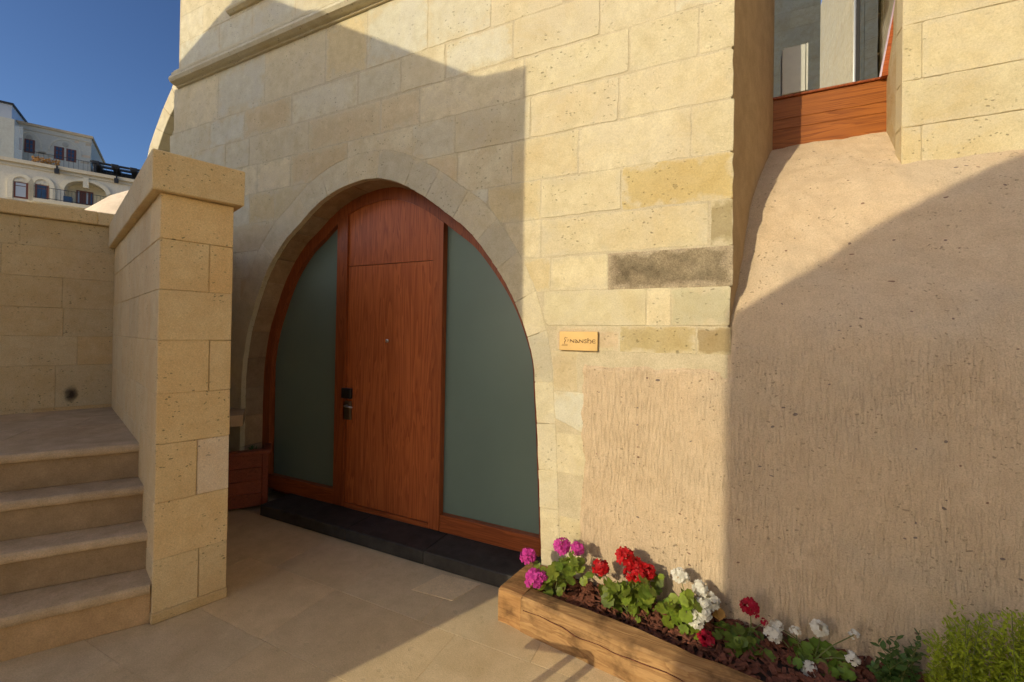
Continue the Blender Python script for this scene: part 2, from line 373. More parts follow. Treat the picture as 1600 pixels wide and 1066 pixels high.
# ------------------------------------------------------------------ ground
gv = [(-400, -400, -0.02), (400, -400, -0.02), (400, 400, -0.02), (-400, 400, -0.02)]
g = meshobj('ground', gv, [[0, 1, 2, 3]], 'dust', center=False); tag(g, kind='structure')
pav = meshobj('paved_courtyard', [(-14, -14, -0.008), (6, -14, -0.008), (6, 2.75, -0.008), (-14, 2.75, -0.008)], [[0, 1, 2, 3]], 'mortar_tan', center=False); tag(pav, kind='structure')
GF = Fr((0, 0, 0), (1, 0, 0), (0, 0, 1), (0, 1, 0))
y = 2.5; row = 0
while y > -1.2:
    d = random.choice((0.42, 0.5, 0.38)); x = -4.6 + random.uniform(0, 0.5)
    while x < 1.4:
        w = random.uniform(0.5, 0.95)
        cx, cy = x + w / 2, y - d / 2
        col = jc(1.0, 0.06, 0.03)
        block('paving_slab', GF, [(x, y - d), (x + w, y - d), (x + w, y), (x, y)], random.uniform(-0.0008, 0.0012), 0.02, 'paving', pav, col, ch=0.0015, gap=0.0004, jit=0.001, corner=0.004, step=0.3)
        x += w
    y -= d; row += 1
# one paler slab
a = onZ(643, 922, 0); b = onZ(691, 898, 0); c = onZ(752, 913, 0)
d_ = a + c - b
prism('paving_slab', GF, [(v.x, v.y) for v in (a, b, c, d_)][::-1], -0.01, 0.0035, 'paving', pav, (1.2, 1.22, 1.26))

# ------------------------------------------------------------------ the arched building
bld = thing('stone_building', 'tall cream ashlar building with arched wooden doorway and moulded cornice', 'building', (-2.6, P + 0.4, 0))
arch_px = [(376, 690), (378, 590), (385, 530), (395, 489), (416, 427), (442, 380), (464.6, 354), (492, 323), (523.6, 298.6), (555, 284.7), (574, 280), (593, 278.5), (610, 282), (627.8, 288), (662.5, 307), (697, 333), (732, 361), (766.7, 406), (794, 451), (815, 500), (832.6, 562.5), (836, 618), (840, 700), (845, 850)]
arch = [onY(x, y, P) for x, y in arch_px]; arch = [(v.x, v.z) for v in arch]
arch[0] = (-4.09, 0.6)
arch = [(-4.095, 0.0)] + arch + [(-0.985, 0.0)]
def dense(pts, n=4):
    # Catmull-Rom through the points
    out = []
    for i in range(len(pts) - 1):
        p0 = pts[max(i - 1, 0)]; p1 = pts[i]; p2 = pts[i + 1]; p3 = pts[min(i + 2, len(pts) - 1)]
        for j in range(n):
            t = j / n
            out.append(tuple(0.5 * ((2 * p1[k]) + (-p0[k] + p2[k]) * t + (2 * p0[k] - 5 * p1[k] + 4 * p2[k] - p3[k]) * t * t + (-p0[k] + 3 * p1[k] - 3 * p2[k] + p3[k]) * t ** 3) for k in (0, 1)))
    out.append(pts[-1]); return out
ARC = dense(arch, 4)
def offs(pts, d):
    out = []
    for i, p in enumerate(pts):
        a = pts[max(i - 1, 0)]; b = pts[min(i + 1, len(pts) - 1)]
        tx, tz = b[0] - a[0], b[1] - a[1]; l = math.hypot(tx, tz) or 1
        out.append((p[0] - tz / l * d, p[1] + tx / l * d))      # left of travel = outside (up) for a left-to-right arch
    return out
_o1 = offs(ARC, 1.0); RING = []
for (x_, z_), (ox, oz) in zip(ARC, _o1):
    w_ = 0.22 if x_ < -2.3 else 0.13 + 0.09 * min(1, max(0, (z_ - 1.5) / 0.9))
    RING.append((x_ + (ox - x_) * w_, z_ + (oz - z_) * w_))
def ztop(curve, x):
    best = -1
    for (x0, z0), (x1, z1) in zip(curve, curve[1:]):
        lo, hi = min(x0, x1), max(x0, x1)
        if lo <= x <= hi:
            z = max(z0, z1) if hi - lo < 1e-6 else z0 + (z1 - z0) * (x - x0) / (x1 - x0)
            best = max(best, z)
    return best
def clip_above(curve, x0, x1, z0, z1):
    """pieces of the rectangle lying above the curve"""
    cx = sorted({x0, x1} | {round(p[0], 5) for p in curve if x0 < p[0] < x1} | {x0 + (x1 - x0) * i / 24 for i in range(25)})
    pieces = []; cur = []
    for x in cx:
        z = max(z0, ztop(curve, x))
        if z < z1 - 0.02: cur.append((x, z))
        else:
            if len(cur) > 1: pieces.append(cur)
            cur = []
    if len(cur) > 1: pieces.append(cur)
    out = []
    for pc in pieces:
        if pc[-1][0] - pc[0][0] < 0.07: continue
        # thin out straight runs
        bot = [pc[0]] + [q for i, q in enumerate(pc[1:-1], 1) if abs((pc[i + 1][1] - pc[i][1]) - (q[1] - pc[i - 1][1])) > 1e-5 and i % 2 == 0] + [pc[-1]]
        out.append(bot + [(pc[-1][0], z1), (pc[0][0], z1)])
    return out
# mortar core: front sheet with the arch opening, set 4 mm behind the stone faces
cv = []; cf = []
CORE = offs(ARC, 0.09)
xs = sorted({-5.27, XR - 0.012} | {p[0] for p in CORE if -5.2 < p[0] < XR} | {-5.0, -4.6, -0.6, -0.3})
for x in xs:
    zb = max(0.0, ztop(CORE, x))
    if x <= min(q[0] for q in CORE) + 1e-6 or x >= max(q[0] for q in CORE) - 1e-6: zb = 0.0
    for yy in (P + 0.0012, P + 0.34):
        cv.append((x, yy, zb)); cv.append((x, yy, ZTOP))
for i in range(len(xs) - 1):
    k = i * 4; m = k + 4
    cf += [[k, m, m + 1, k + 1], [k + 2, k + 3, m + 3, m + 2], [k + 1, m + 1, m + 3, k + 3], [k, k + 2, m + 2, m]]
cf += [[0, 1, 3, 2], [len(cv) - 4, len(cv) - 2, len(cv) - 1, len(cv) - 3]]
meshobj('mortar_core', cv, cf, 'mortar', bld)
# courses
zc = [0.0, 0.26, 0.52, 0.78, 1.04, 1.30] + [onY(1140, q, P).z for q in (556, 510, 447, 383, 310, 236, 154, 75)]
while zc[-1] < 4.0: zc.append(zc[-1] + 0.275)
zc[-1] = 4.262
zc += [4.43, 4.74, 5.03, 5.33, 5.62, 5.9, 6.2, 6.5, 6.8, ZTOP]
GREY = (0.93, 0.98, 1.08)
forced = {  # course index: (joints in photo pixels, colours right of each)
    6: ([868, 968, 1088, 1146], [(0.94, 0.84, 0.80), (0.80, 0.74, 0.58), (0.62, 0.55, 0.44)]),
    7: ([850, 1010, 1048, 1146], [(1, 1, .95), (1.1, 1.08, 1.05), (0.84, 0.87, 0.84)]),
    8: ([860, 950, 1146], [(1.08, 1.06, 1.0), (0.44, 0.38, 0.30)]),
    9: ([845, 1110, 1146], [(1.0, 0.97, 0.9), (0.62, 0.58, 0.48)]),
    10: ([845, 972, 1146], [(1.02, 1.0, 0.95), (0.90, 0.80, 0.55)]),
    11: ([800, 905, 1080, 1146], [(1, .97, .9), (1.03, 1.02, 1), (1, .99, .95)]),
    12: ([830, 968, 1146], [(1, .97, .92), (1.02, 1, .95)]),
    13: ([820, 985, 1092, 1146], [(1.0, 1, .96), (0.98, .98, .95), (1, .99, .95)]),
}
for ci in range(len(zc) - 1):
    z0, z1 = zc[ci], zc[ci + 1]
    if abs(z0 - 4.262) < 1e-6: continue
    zm = (z0 + z1) / 2
    joints = []; cols = []
    left = -5.25 if z0 > 4.3 else (-5.25 - random.uniform(0.05, 0.2) if z0 > 3.3 else -5.45 - random.uniform(0, 0.12))
    right = XR + random.uniform(-0.003, 0.009)
    fx = []
    if ci in forced:
        px, fc = forced[ci]; pyv = [556, 510, 447, 383, 310, 236, 154, 75, 0]; pyc = (pyv[ci - 6] + pyv[ci - 5]) / 2
        fx = [onY(q, pyc, P).x for q in px]; fx[-1] = right
    stop = fx[0] if fx else right
    x = left; joints = [x]
    while True:
        w = random.uniform(0.36, 0.82)
        if x + w > stop - 0.25:
            break
        x += w; joints.append(x)
    joints.append(stop); cols = []
    for _ in joints[1:]:
        r = random.random()
        if r < 0.22: cols.append(tuple(a * b for a, b in zip(GREY, jc(1.04, 0.05, 0.02))))
        elif r < 0.40: cols.append(tuple(a * b for a, b in zip((0.96, 0.91, 0.80), jc(1.0, 0.04, 0.02))))
        elif r < 0.5: cols.append(tuple(a * b for a, b in zip((0.95, 0.88, 0.80), jc(1.0, 0.05, 0.02))))
        else: cols.append(jc(1.0, 0.07, 0.03))
    if fx: joints += fx[1:]; cols += fc
    for j in range(len(joints) - 1):
        x0, x1 = joints[j], joints[j + 1]
        if z1 <= 1.6 and x0 > -0.86 and ci < 6: continue
        if ci < 6 and x1 > -0.70: x1 = -0.70
        for poly in clip_above(RING, x0, x1, z0, z1):
            block('stone_block', WALLF, poly, random.choice((random.uniform(-0.0006, 0.0008), random.uniform(0.0, 0.003))), 0.16, 'tuff_dark' if cols[j][0] < 0.5 else 'tuff', bld, cols[j] if cols[j][0] >= 0.5 else (0.9, 0.9, 0.9), ch=0.003, gap=random.choice((0.0006, 0.0012, 0.004, 0.006, 0.009)), jit=random.uniform(0.0015, 0.006), corner=random.choice((0.004, 0.006, 0.010)), step=0.06)
# voussoirs and jamb stones: cut ARC by length
L = [0]
for a, b in zip(ARC, ARC[1:]): L.append(L[-1] + math.hypot(b[0] - a[0], b[1] - a[1]))
nv = 27
def along(curve, s):
    for i in range(len(L) - 1):
        if L[i + 1] >= s - 1e-9:
            t = (s - L[i]) / max(1e-9, L[i + 1] - L[i]); a, b = curve[i], curve[i + 1]
            return (a[0] + (b[0] - a[0]) * t, a[1] + (b[1] - a[1]) * t)
    return curve[-1]
cuts = [0] + sorted(L[-1] * (i + random.uniform(-0.12, 0.12)) / nv for i in range(1, nv)) + [L[-1]]
for i in range(nv):
    s0, s1 = cuts[i], cuts[i + 1]; k = 4
    inn = [along(ARC, s0 + (s1 - s0) * j / k) for j in range(k + 1)]; out = [along(RING, s0 + (s1 - s0) * j / k) for j in range(k + 1)]
    th = (s0 + s1) / 2 / L[-1]
    col = jc(0.99, 0.035, 0.015)
    if 0.5 < th < 0.80 and random.random() < 0.6: kk = random.uniform(0.86, 0.97); col = (0.95 * kk, 0.97 * kk, 1.02 * kk)
    elif th < 0.45: col = jc(0.97, 0.03, 0.015)
    vs_ = block('voussoir', WALLF, inn + out[::-1], random.uniform(0.0, 0.002), 0.045, 'tuff', bld, col, ch=0.003, gap=0.0006, jit=0.002, corner=0.004, step=0.1)
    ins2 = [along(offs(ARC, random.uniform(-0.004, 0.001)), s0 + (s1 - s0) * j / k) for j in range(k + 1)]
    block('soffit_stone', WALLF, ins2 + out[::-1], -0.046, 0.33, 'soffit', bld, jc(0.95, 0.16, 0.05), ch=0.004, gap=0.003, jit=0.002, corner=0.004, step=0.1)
# cornice with a moulded profile
def moulding(name, x0, x1, prof, parent, mat='tuff', color=(1, 1, 1), yb=P + 0.03):
    n = len(prof); V = [(x, P - o, z) for x in (x0, x1) for o, z in prof] 
    Fc = [[i, (i + 1) % n, n + (i + 1) % n, n + i] for i in range(n)] + [list(range(n)), list(range(n, 2 * n))]
    return meshobj(name, V, Fc, mat, parent, color)
profile = [(-0.03, 4.255), (0.02, 4.258), (0.024, 4.272), (0.05, 4.274), (0.082, 4.288), (0.098, 4.315), (0.090, 4.345), (0.062, 4.356), (0.058, 4.368), (0.070, 4.370), (0.072, 4.390), (0.044, 4.392), (0.042, 4.404), (0.052, 4.406), (0.050, 4.424), (-0.03, 4.430)]
x = -5.27
while x < 0.0:
    x2 = min(XR, x + random.uniform(0.8, 1.25))
    if XR - x2 < 0.4: x2 = XR
    moulding('cornice', x + 0.0015, x2 - 0.0015, profile, bld, color=jc(0.97, 0.04, 0.03)); x = x2
prof2 = [(-0.03, 4.765), (0.02, 4.77), (0.045, 4.79), (0.05, 4.81), (0.03, 4.82), (-0.03, 4.822)]
moulding('upper_moulding', onY(360, 22, P).x, -1.2, prof2, bld, color=(0.95, 0.88, 0.72))
# side mass behind the core (gives the building its depth)
prism('side_wall', Fr((0, 0, 0), (1, 0, 0), (0, 0, 1), (0, 1, 0)), [(-5.25, P + 0.345), (-4.3, P + 0.345), (-4.3, 8.5), (-5.25, 8.5)], 0, ZTOP - 0.01, 'tuff', bld)
prism('side_wall', Fr((0, 0, 0), (1, 0, 0), (0, 0, 1), (0, 1, 0)), [(-0.9, P + 0.345), (XR - 0.015, P + 0.345), (XR - 0.015 , 8.5), (-0.9, 8.5)], 0, ZTOP - 0.01, 'tuff', bld)
prism('back_wall', Fr((0, 0, 0), (1, 0, 0), (0, 0, 1), (0, 1, 0)), [(-4.299, 6.0), (-0.901, 6.0), (-0.901, 8.49), (-4.299, 8.49)], 0, ZTOP - 0.02, 'tuff', bld)
prism('roof_slab', Fr((0, 0, 0), (1, 0, 0), (0, 0, 1), (0, 1, 0)), [(-5.26, P + 0.02), (XR - 0.02, P + 0.02), (XR - 0.02, 8.5), (-5.26, 8.5)], ZTOP + 0.005, ZTOP + 0.25, 'tuff', bld)
prism('room_floor', Fr((0, 0, 0), (1, 0, 0), (0, 0, 1), (0, 1, 0)), [(-4.29, P + 0.35), (-0.91, P + 0.35), (-0.91, 5.99), (-4.29, 5.99)], 0.01, 0.08, 'oak_dark', bld)
# rubble stones on the broken left end under the cornice
for k in range(11):
    z = 2.85 + k * 0.125; w = random.uniform(0.1, 0.2)
    xx = onY(245 + (z - 3.0) * 26, 200, P).x if False else -5.56 + max(0, (z - 3.2)) * 0.27 + random.uniform(-0.02, 0.02)
    block('rubble_stone', WALLF, [(xx, z), (xx + 0.2, z + 0.01), (xx + 0.22, z + 0.12), (xx + 0.03, z + 0.118)], random.uniform(-0.05, 0.03) * 0.2 - 0.02, 0.3, 'tuff', bld, jc(0.9, 0.1, 0.05), ch=0.012, gap=0.001, jit=0.004, corner=0.012, step=0.06)

# splayed reveal of the window recess, right jamb, window
xe = onY(1208, 190, YW).x
RVn = Vector((WD, -(xe - XR), 0)).normalized()
rp = [(XR - 0.006, P + 0.03), (xe, YW), (xe, YW + 0.5), (-0.85, YW + 0.5), (-0.85, P + 0.36), (XR - 0.013, P + 0.36), (XR-0.0125, P + 0.03)]
prism('recess_reveal', Fr((0, 0, 0), (1, 0, 0), (0, 0, 1), (0, 1, 0)), [(XR - 0.005, P + 0.012), (xe, YW + 0.0), (xe - 0.03, YW + 0.3), (XR - 0.010, YW + 0.3)], 1.2, ZTOP - 0.03, 'reveal_plaster', bld)
xw1 = onY(1386, 125, YW).x
xe2 = onY(1409, 150, WR).x
# right-hand ashlar wall
RF = Fr((0, WR, 0), (1, 0, 0), (0, -1, 0))
zr = [onY(1425, q, WR).z for q in (262, 198, 126, 38)]
zr = [zr[0] - 0.3] + zr
while zr[-1] < ZTOP - 0.3: zr.append(zr[-1] + 0.3)
zr[-1] = ZTOP
meshobj('mortar_core', *boxvf(RF, xe2 + 0.03, 3.6, 2.2, ZTOP - 0.02, -0.13, -0.004), 'mortar', bld)
rjv = []; rjf = []
for k in range(15):
    z = 2.3 + (ZTOP - 2.34) * k / 14; ln = max(0.0, (z - 3.43)) * 0.15
    rjv += [(xe2, WR - 0.001, z), (xe2 + 0.05, WR - 0.001, z), (xw1 + 0.10 + ln, YW + 0.2, z), (xw1 + 0.022 + ln, YW + 0.2, z)]
for k in range(14):
    a = k * 4; rjf += [[a + q, a + (q + 1) % 4, a + 4 + (q + 1) % 4, a + 4 + q] for q in range(4)]
rjf += [[0, 1, 2, 3], [56, 59, 58, 57]]
meshobj('recess_jamb', rjv, rjf, 'tuff', bld, (0.82, 0.74, 0.6))
for ci in range(len(zr) - 1):
    x = xe2; first = True
    while x < 2.9:
        w = random.choice((0.09, 0.62)) if first and ci % 2 else random.uniform(0.45, 0.8); first = False
        x2 = x + w
        block('stone_block', RF, [(x, zr[ci]), (x2, zr[ci]), (x2, zr[ci + 1]), (x, zr[ci + 1])], random.uniform(0.002, 0.005), 0.1, 'tuff', bld, tuple(a * b for a, b in zip(jc(1.0, 0.04, 0.02), (1.0, 0.97, 0.88))), ch=0.003, gap=0.0015)
        x = x2
# window
win = bpy.data.objects.new('window', None); COL.objects.link(win); win.parent = bld; win.location = Vector((0.7, YW, 3.1)) - wloc(bld)
WFr = Fr((0, YW, 0), (1, 0, 0), (0, -1, 0))
wz = [onY(1208, q, YW).z for q in (222, 207, 180, 157)]
wz = [3.0, 3.195, 3.27, 3.425]
jx = lambda z: xw1 + (z - wz[3]) * 0.15
for i in range(3):
    cbox('sill_board', WFr, xe - 0.02, xw1 + 0.01 * (3 - i) * 0.6, wz[i], wz[i + 1], -0.06, 0.012 - 0.004 * i, 'iroko', win, jc(1.0, 0.06, 0.0), ch=0.003, gap=0.0008)
cbox('sill_cap', WFr, xe - 0.02, xw1, wz[3], wz[3] + 0.016, -0.06, 0.02, 'oak_dark', win, ch=0.003)
prism('window_jamb', WFr, [(jx(3.43) - 0.045, 3.428), (jx(3.43) + 0.02, 3.428), (jx(5.5) + 0.02, 5.5), (jx(5.5) - 0.045, 5.5)], -0.03, 0.05, 'oak_rail', win, (1.1, 1.1, 1.1))
mx = onY(1341, 60, YW - 0.01).x
prism('window_pane', WFr, [(xe - 0.02, wz[3] + 0.016), (mx - 0.012, wz[3] + 0.016), (mx - 0.012, 5.5), (xe - 0.02, 5.5)], -0.035, -0.025, 'window_glass', win)
sa = R(8); SSF = Fr((mx + 0.012, YW + 0.02, 0), (math.cos(sa), -math.sin(sa), 0), (-math.sin(sa), -math.cos(sa), 0))
jw = lambda z: (jx(z) - mx - 0.055) / math.cos(sa)
prism('open_sash_pane', SSF, [(0.0, wz[3] + 0.02), (jw(3.43), wz[3] + 0.02), (jw(5.5), 5.49), (0.0, 5.49)], -0.0035, -0.002, 'window_glass', win)
cbox('window_mullion', WFr, mx - 0.012, mx + 0.012, wz[3] + 0.016, 5.5, -0.03, 0.008, 'iron', win, ch=0.002)
pa = onY(1222, 150, YW - 0.03); pb = onY(1259, 68, YW - 0.03)
cbox('metal_panel', WFr, pa.x, pb.x, wz[3] + 0.016, pb.z, 0.006, 0.03, 'panel_grey', win, ch=0.002)
cbox('panel_flange', WFr, pb.x + 0.004, pb.x + 0.016, wz[3] + 0.016, pb.z, 0.0, 0.034, 'panel_grey', win, (0.8, 0.8, 0.8), ch=0.002)
cbox('window_head', WFr, xe - 0.02, jx(5.5) + 0.05, 5.5, ZTOP - 0.05, -0.1, 0.03, 'tuff', win)

# doorway
frame_in = offs(ARC, -0.10)
DFr = Fr((0, YD, 0), (1, 0, 0), (0, -1, 0))
arcb = [(max(-4.10, p[0]), p[1]) for p in ARC]
n = len(ARC); V = []; Fc = []
fo = offs(ARC, 0.004)
def ringmesh(name, oc, ic, n0, n1, mat, parent, fr, color=(1, 1, 1)):
    n = len(oc); V = []
    for (a, b), (c, d) in zip(oc, ic):
        V += [fr.p(a, b, n1), fr.p(c, d, n1), fr.p(c, d, n0), fr.p(a, b, n0)]
    Fc = []
    for i in range(n - 1):
        k = i * 4; m = k + 4
        for j in range(4): Fc.append([k + j, k + (j + 1) % 4, m + (j + 1) % 4, m + j])
    Fc += [[0, 1, 2, 3], [4 * n - 4, 4 * n - 1, 4 * n - 2, 4 * n - 3]]
    return meshobj(name, V, Fc, mat, parent, color)
TH = 0.10     # doorstep height
fin = [(a, max(b, TH)) for a, b in frame_in]; fo = [(a, max(b, TH - 0.002)) for a, b in offs(ARC, -0.001)]
keep = [i for i in range(n) if ARC[i][1] > TH]
ringmesh('door_frame', [fo[i] for i in keep], [fin[i] for i in keep], -0.12, 0, 'oak_dark', bld, DFr)
def dx(x, y): return onY(x, y, YD).x
pl0, pl1 = dx(525.5, 560), dx(541, 560)
pr0, pr1 = dx(675, 560), dx(691, 560)
ZB = TH + 0.01
def under(x0, x1, z0, inn=frame_in, k=16):
    top = []
    for i in range(k + 1):
        x = x0 + (x1 - x0) * i / k; z = ztop(inn, x)
        if z > z0 + 0.01: top.append((x, z))
    return [(x0 if top[0][0] == x0 else top[0][0], z0)] + top + [(top[-1][0], z0)]
prism('door_post', DFr, under(pl0, pl1, ZB, k=3), -0.10, 0.012, 'oak_dark', bld)
prism('door_post', DFr, under(pr0, pr1, ZB, k=3), -0.10, 0.012, 'oak_leaf', bld, (0.85, 0.85, 0.85))
zt = onY(610, 412, YD).z
door = cbox('door_leaf', DFr, pl1 + 0.003, pr0 - 0.003, ZB + 0.035, zt, -0.055, -0.008, 'oak_leaf', bld, ch=0.003)
prism('transom_panel', DFr, under(pl1 + 0.003, pr0 - 0.003, zt + 0.005), -0.055, -0.008, 'oak_leaf', bld, (0.95, 0.95, 0.95))
cbox('door_sill', DFr, pl1 + 0.001, pr0 - 0.001, ZB - 0.008, ZB + 0.03, -0.08, 0.004, 'oak_rail', bld, ch=0.003)
zrail = 0.235
xl = min(p[0] for p in frame_in) + 0.02
cbox('bottom_rail', DFr, -3.985, pl0 - 0.001, ZB - 0.008, zrail, -0.08, 0.004, 'oak_rail', bld, ch=0.004)
cbox('bottom_rail', DFr, pr1 + 0.001, -1.09, ZB - 0.008, zrail, -0.08, 0.004, 'oak_rail', bld, ch=0.004)
g1 = under(-4.0, pl0 - 0.001, zrail + 0.001, k=30); g2 = under(pr1 + 0.001, -1.08, zrail + 0.001, k=30)
prism('side_pane', DFr, g1, -0.06, -0.045, 'frosted_glass', bld)
prism('side_pane', DFr, g2, -0.06, -0.045, 'frosted_glass', bld)
# hardware on the leaf
def dpt(x, y, n=0.0): v = onY(x, y, YD); return v.x, v.z
def lx(px, py): v = onY(340 + px / 2.806, 560 + py / 2.806, YD); return v.x, v.z
a0, b1 = lx(549, 128); a1, b0 = lx(589, 178)
cbox('card_reader', DFr, a0, a1, b0, b1, -0.012, 0.022, 'lock_black', door, ch=0.006)
a0, b1 = lx(553, 186); a1, b0 = lx(585, 270)
cbox('lock_plate', DFr, a0, a1, b0 , b1, -0.012, 0.012, 'lock_bronze', door, ch=0.004)
a, b = lx(572, 206); a2, b2 = lx(603, 210)
Vt, Ft = tube([DFr.p(a, b, 0.0), DFr.p(a, b, 0.04), DFr.p(a + 0.01, b, 0.05), DFr.p((a + a2) / 2, b - 0.002, 0.052), DFr.p(a2 + 0.015, b - 0.004, 0.05)], [0.011, 0.01, 0.009, 0.008, 0.007], 8)
meshobj('handle', Vt, Ft, 'steel', door, smooth=True)
a, b = dpt(604, 533)
Vt, Ft = tube([DFr.p(a, b, -0.012), DFr.p(a, b, -0.001), DFr.p(a, b, 0.002)], [0.016, 0.016, 0.010], 14)
meshobj('peephole', Vt, Ft, 'steel', door)

# doorstep
stp = thing('doorstep', 'low black basalt doorstep running under the arched door', 'doorstep', (-2.4, 2.6, 0))
xs_ = [-3.66, -2.62, -1.86, -1.02]
SF = Fr((0, 0, 0), (1, 0, 0), (0, -1, 0))
for i in range(3):
    cbox('step_slab', SF, xs_[i], xs_[i + 1], 0.0, TH + random.uniform(-0.001, 0.001), -(YD + 0.02), -2.487, 'basalt', stp, jc(1, 0.1, 0.02), ch=0.007, gap=0.001, jit=0.0008)

# plaque
pq = thing('name_plaque', 'small brass plaque engraved with emblem and shop lettering beside doorway', 'plaque', (-0.76, P, 1.62))
pl = onY(875, 518, P - 0.01); pr = onY(934, 549, P - 0.01)
kx = (pr.x - pl.x) / 905.0; kz = (pl.z - pr.z) / 475.0
PF = Fr((0, P - 0.0045, 0), (1, 0, 0), (0, -1, 0))
cbox('plate', PF, pl.x, pr.x, pr.z, pl.z, -0.003, 0.014, 'brass', pq, ch=0.0015)
def stroke(pts, w, n0=0.0142, n1=0.0155):
    parts = []
    q = [(pl.x + (x - 225) * kx, pl.z - (y - 275) * kz) for x, y in pts]
    ww = w * kx / 2; Lf = []; Rt = []
    for i, (x, z) in enumerate(q):
        a = q[max(i - 1, 0)]; b = q[min(i + 1, len(q) - 1)]; tx, tz = b[0] - a[0], b[1] - a[1]; l = math.hypot(tx, tz) or 1
        Lf.append((x - tz / l * ww, z + tx / l * ww)); Rt.append((x + tz / l * ww, z - tx / l * ww))
    V = []; Fc = []
    for (a, b), (c, d) in zip(Lf, Rt): V += [PF.p(a, b, n1), PF.p(c, d, n1), PF.p(c, d, n0 - 0.002), PF.p(a, b, n0 - 0.002)]
    for i in range(len(q) - 1):
        for j in range(4): Fc.append([i * 4 + j, i * 4 + (j + 1) % 4, i * 4 + 4 + (j + 1) % 4, i * 4 + 4 + j])
    Fc += [[0, 1, 2, 3], [len(V) - 4, len(V) - 1, len(V) - 2, len(V) - 3]]
    return V, Fc
def crv(pts): return dense(pts, 5)
NN = lambda o: [stroke([(490 + o, 550), (493 + o, 470)], 13), stroke([(486 + o, 474), (535 + o, 512), (580 + o, 548)], 19), stroke([(579 + o, 468), (577 + o, 554)], 14)]
letters = [('letter', NN(0)),
    ('letter', [stroke([(612, 472), (650, 508), (692, 552)], 19), stroke(crv([(645, 503), (618, 520), (611, 540), (628, 553), (652, 545), (670, 528)]), 13)]),
    ('letter', NN(216)),
    ('letter', [stroke(crv([(882, 484), (858, 470), (832, 478), (834, 498), (862, 515), (874, 535), (856, 553), (822, 546)]), 14)]),
    ('letter', [stroke([(906, 438), (908, 556)], 17), stroke([(894, 448), (922, 436)], 9), stroke(crv([(908, 505), (938, 480), (968, 488), (982, 518), (974, 548), (952, 563)]), 15)]),
    ('letter', [stroke(crv([(1082, 484), (1052, 470), (1022, 480), (1008, 512), (1022, 545), (1054, 556), (1083, 546)]), 14), stroke([(1010, 512), (1076, 511)], 10)]),
    ('emblem', [stroke(crv([(385, 420), (362, 432), (352, 458), (362, 482), (380, 498), (364, 520), (352, 545), (354, 585)]), 11), stroke([(388, 432), (408, 440), (416, 424)], 9),
                stroke(crv([(432, 470), (442, 495), (420, 525)]), 11), stroke([(342, 535), (378, 522)], 9), stroke([(298, 600), (425, 600), (421, 628), (285, 630), (298, 600)], 8)])]
for nm, prt in letters:
    meshobj(nm, *join(prt), 'engraving', pq)

# ------------------------------------------------------------------ rock face (real relief)
def dprof(z):
    pts = [(-1, -0.03), (1.0, -0.015), (1.62, -0.004), (1.76, 0.03), (1.98, 0.185), (2.52, 0.47), (2.78, 0.74), (3.0, 1.0), (3.12, 1.16), (3.3, 1.4)]
    for (a, b), (c, d) in zip(pts, pts[1:]):
        if a <= z <= c: return b + (d - b) * (z - a) / (c - a)
    return pts[-1][1]
def ds(z): return (dprof(z - 0.09) + dprof(z - 0.03) + dprof(z + 0.03) + dprof(z + 0.09)) / 4
nx, nz = 330, 330; X0r, X1r = -0.80, 2.9
V = []; alive = []
for j in range(nz + 1):
    z = 3.18 * j / nz
    for i in range(nx + 1):
        x = X0r + (X1r - X0r) * i / nx
        v3 = Vector((x, z, 0.3))
        low = mnoise.noise(v3 * 1.7) * 0.014 + mnoise.noise(v3 * 5) * 0.005 + (mnoise.noise(Vector((x * 7, z * 11, 1.0))) * 0.012 + mnoise.noise(v3 * 21) * 0.0055 + abs(mnoise.noise(v3 * 4.3)) * 0.012) * min(1, max(0, (z - 1.55) / 0.4))
        sx = x + 0.012 * mnoise.noise(Vector((x * 3, z * 2.5, 5)))
        grv = mnoise.noise(Vector((sx * 50, z * 6.0, 2.0))) * 0.0014 + mnoise.noise(v3 * 30) * 0.0016
        am = 0.3 + 0.7 * min(1, max(0, (1.75 - z) / 0.5))
        d = ds(z) if x > XR else (ds(min(z, 1.5)))
        t = min(1, max(0, (x - XR) / 0.12)) if z > 1.55 else 1
        yy = P + d + low * (1.0 if x > XR else 0.25) + grv * am
        if x < 0.0: yy = P - 0.016 + grv * 0.8 + low * 0.15
        elif x < 0.25 and z < 1.6:
            k = x / 0.25; yy = (P - 0.016) * (1 - k) + yy * k + 0.0
        # ragged edges of the plastered rock on the pier sink into the wall
        le = -0.735 + 0.03 * mnoise.noise(Vector((0, z * 3, 1))) + 0.014 * mnoise.noise(Vector((0, z * 14, 4)))
        te = 1.475 + 0.05 * mnoise.noise(Vector((x * 3, 0, 7))) + 0.012 * mnoise.noise(Vector((x * 15, 0, 8)))
        ok = x > le and (x > XR - 0.05 or z < te)
        if x > XR - 0.05 and x < XR + 0.02 and z > te - 0.03: yy = max(yy, P + 0.008 + dprof(z) + grv)
        elif x <= XR - 0.05:
            e = min(x - le, te - z)
            if e < 0.02: yy += 0.02 * min(1, (0.02 - e) / 0.02)
            ok = e > -0.012
        V.append((x, yy, z)); alive.append(ok)
Fc = []
for j in range(nz):
    for i in range(nx):
        k = j * (nx + 1) + i; q = [k, k + 1, k + nx + 2, k + nx + 1]
        if all(alive[w] for w in q): Fc.append(q)
rockm = meshobj('rock_wall', V, Fc, 'rock', smooth=True)
tag(rockm, 'rough tan chiselled rock face bulging out below the window recess', 'rock')

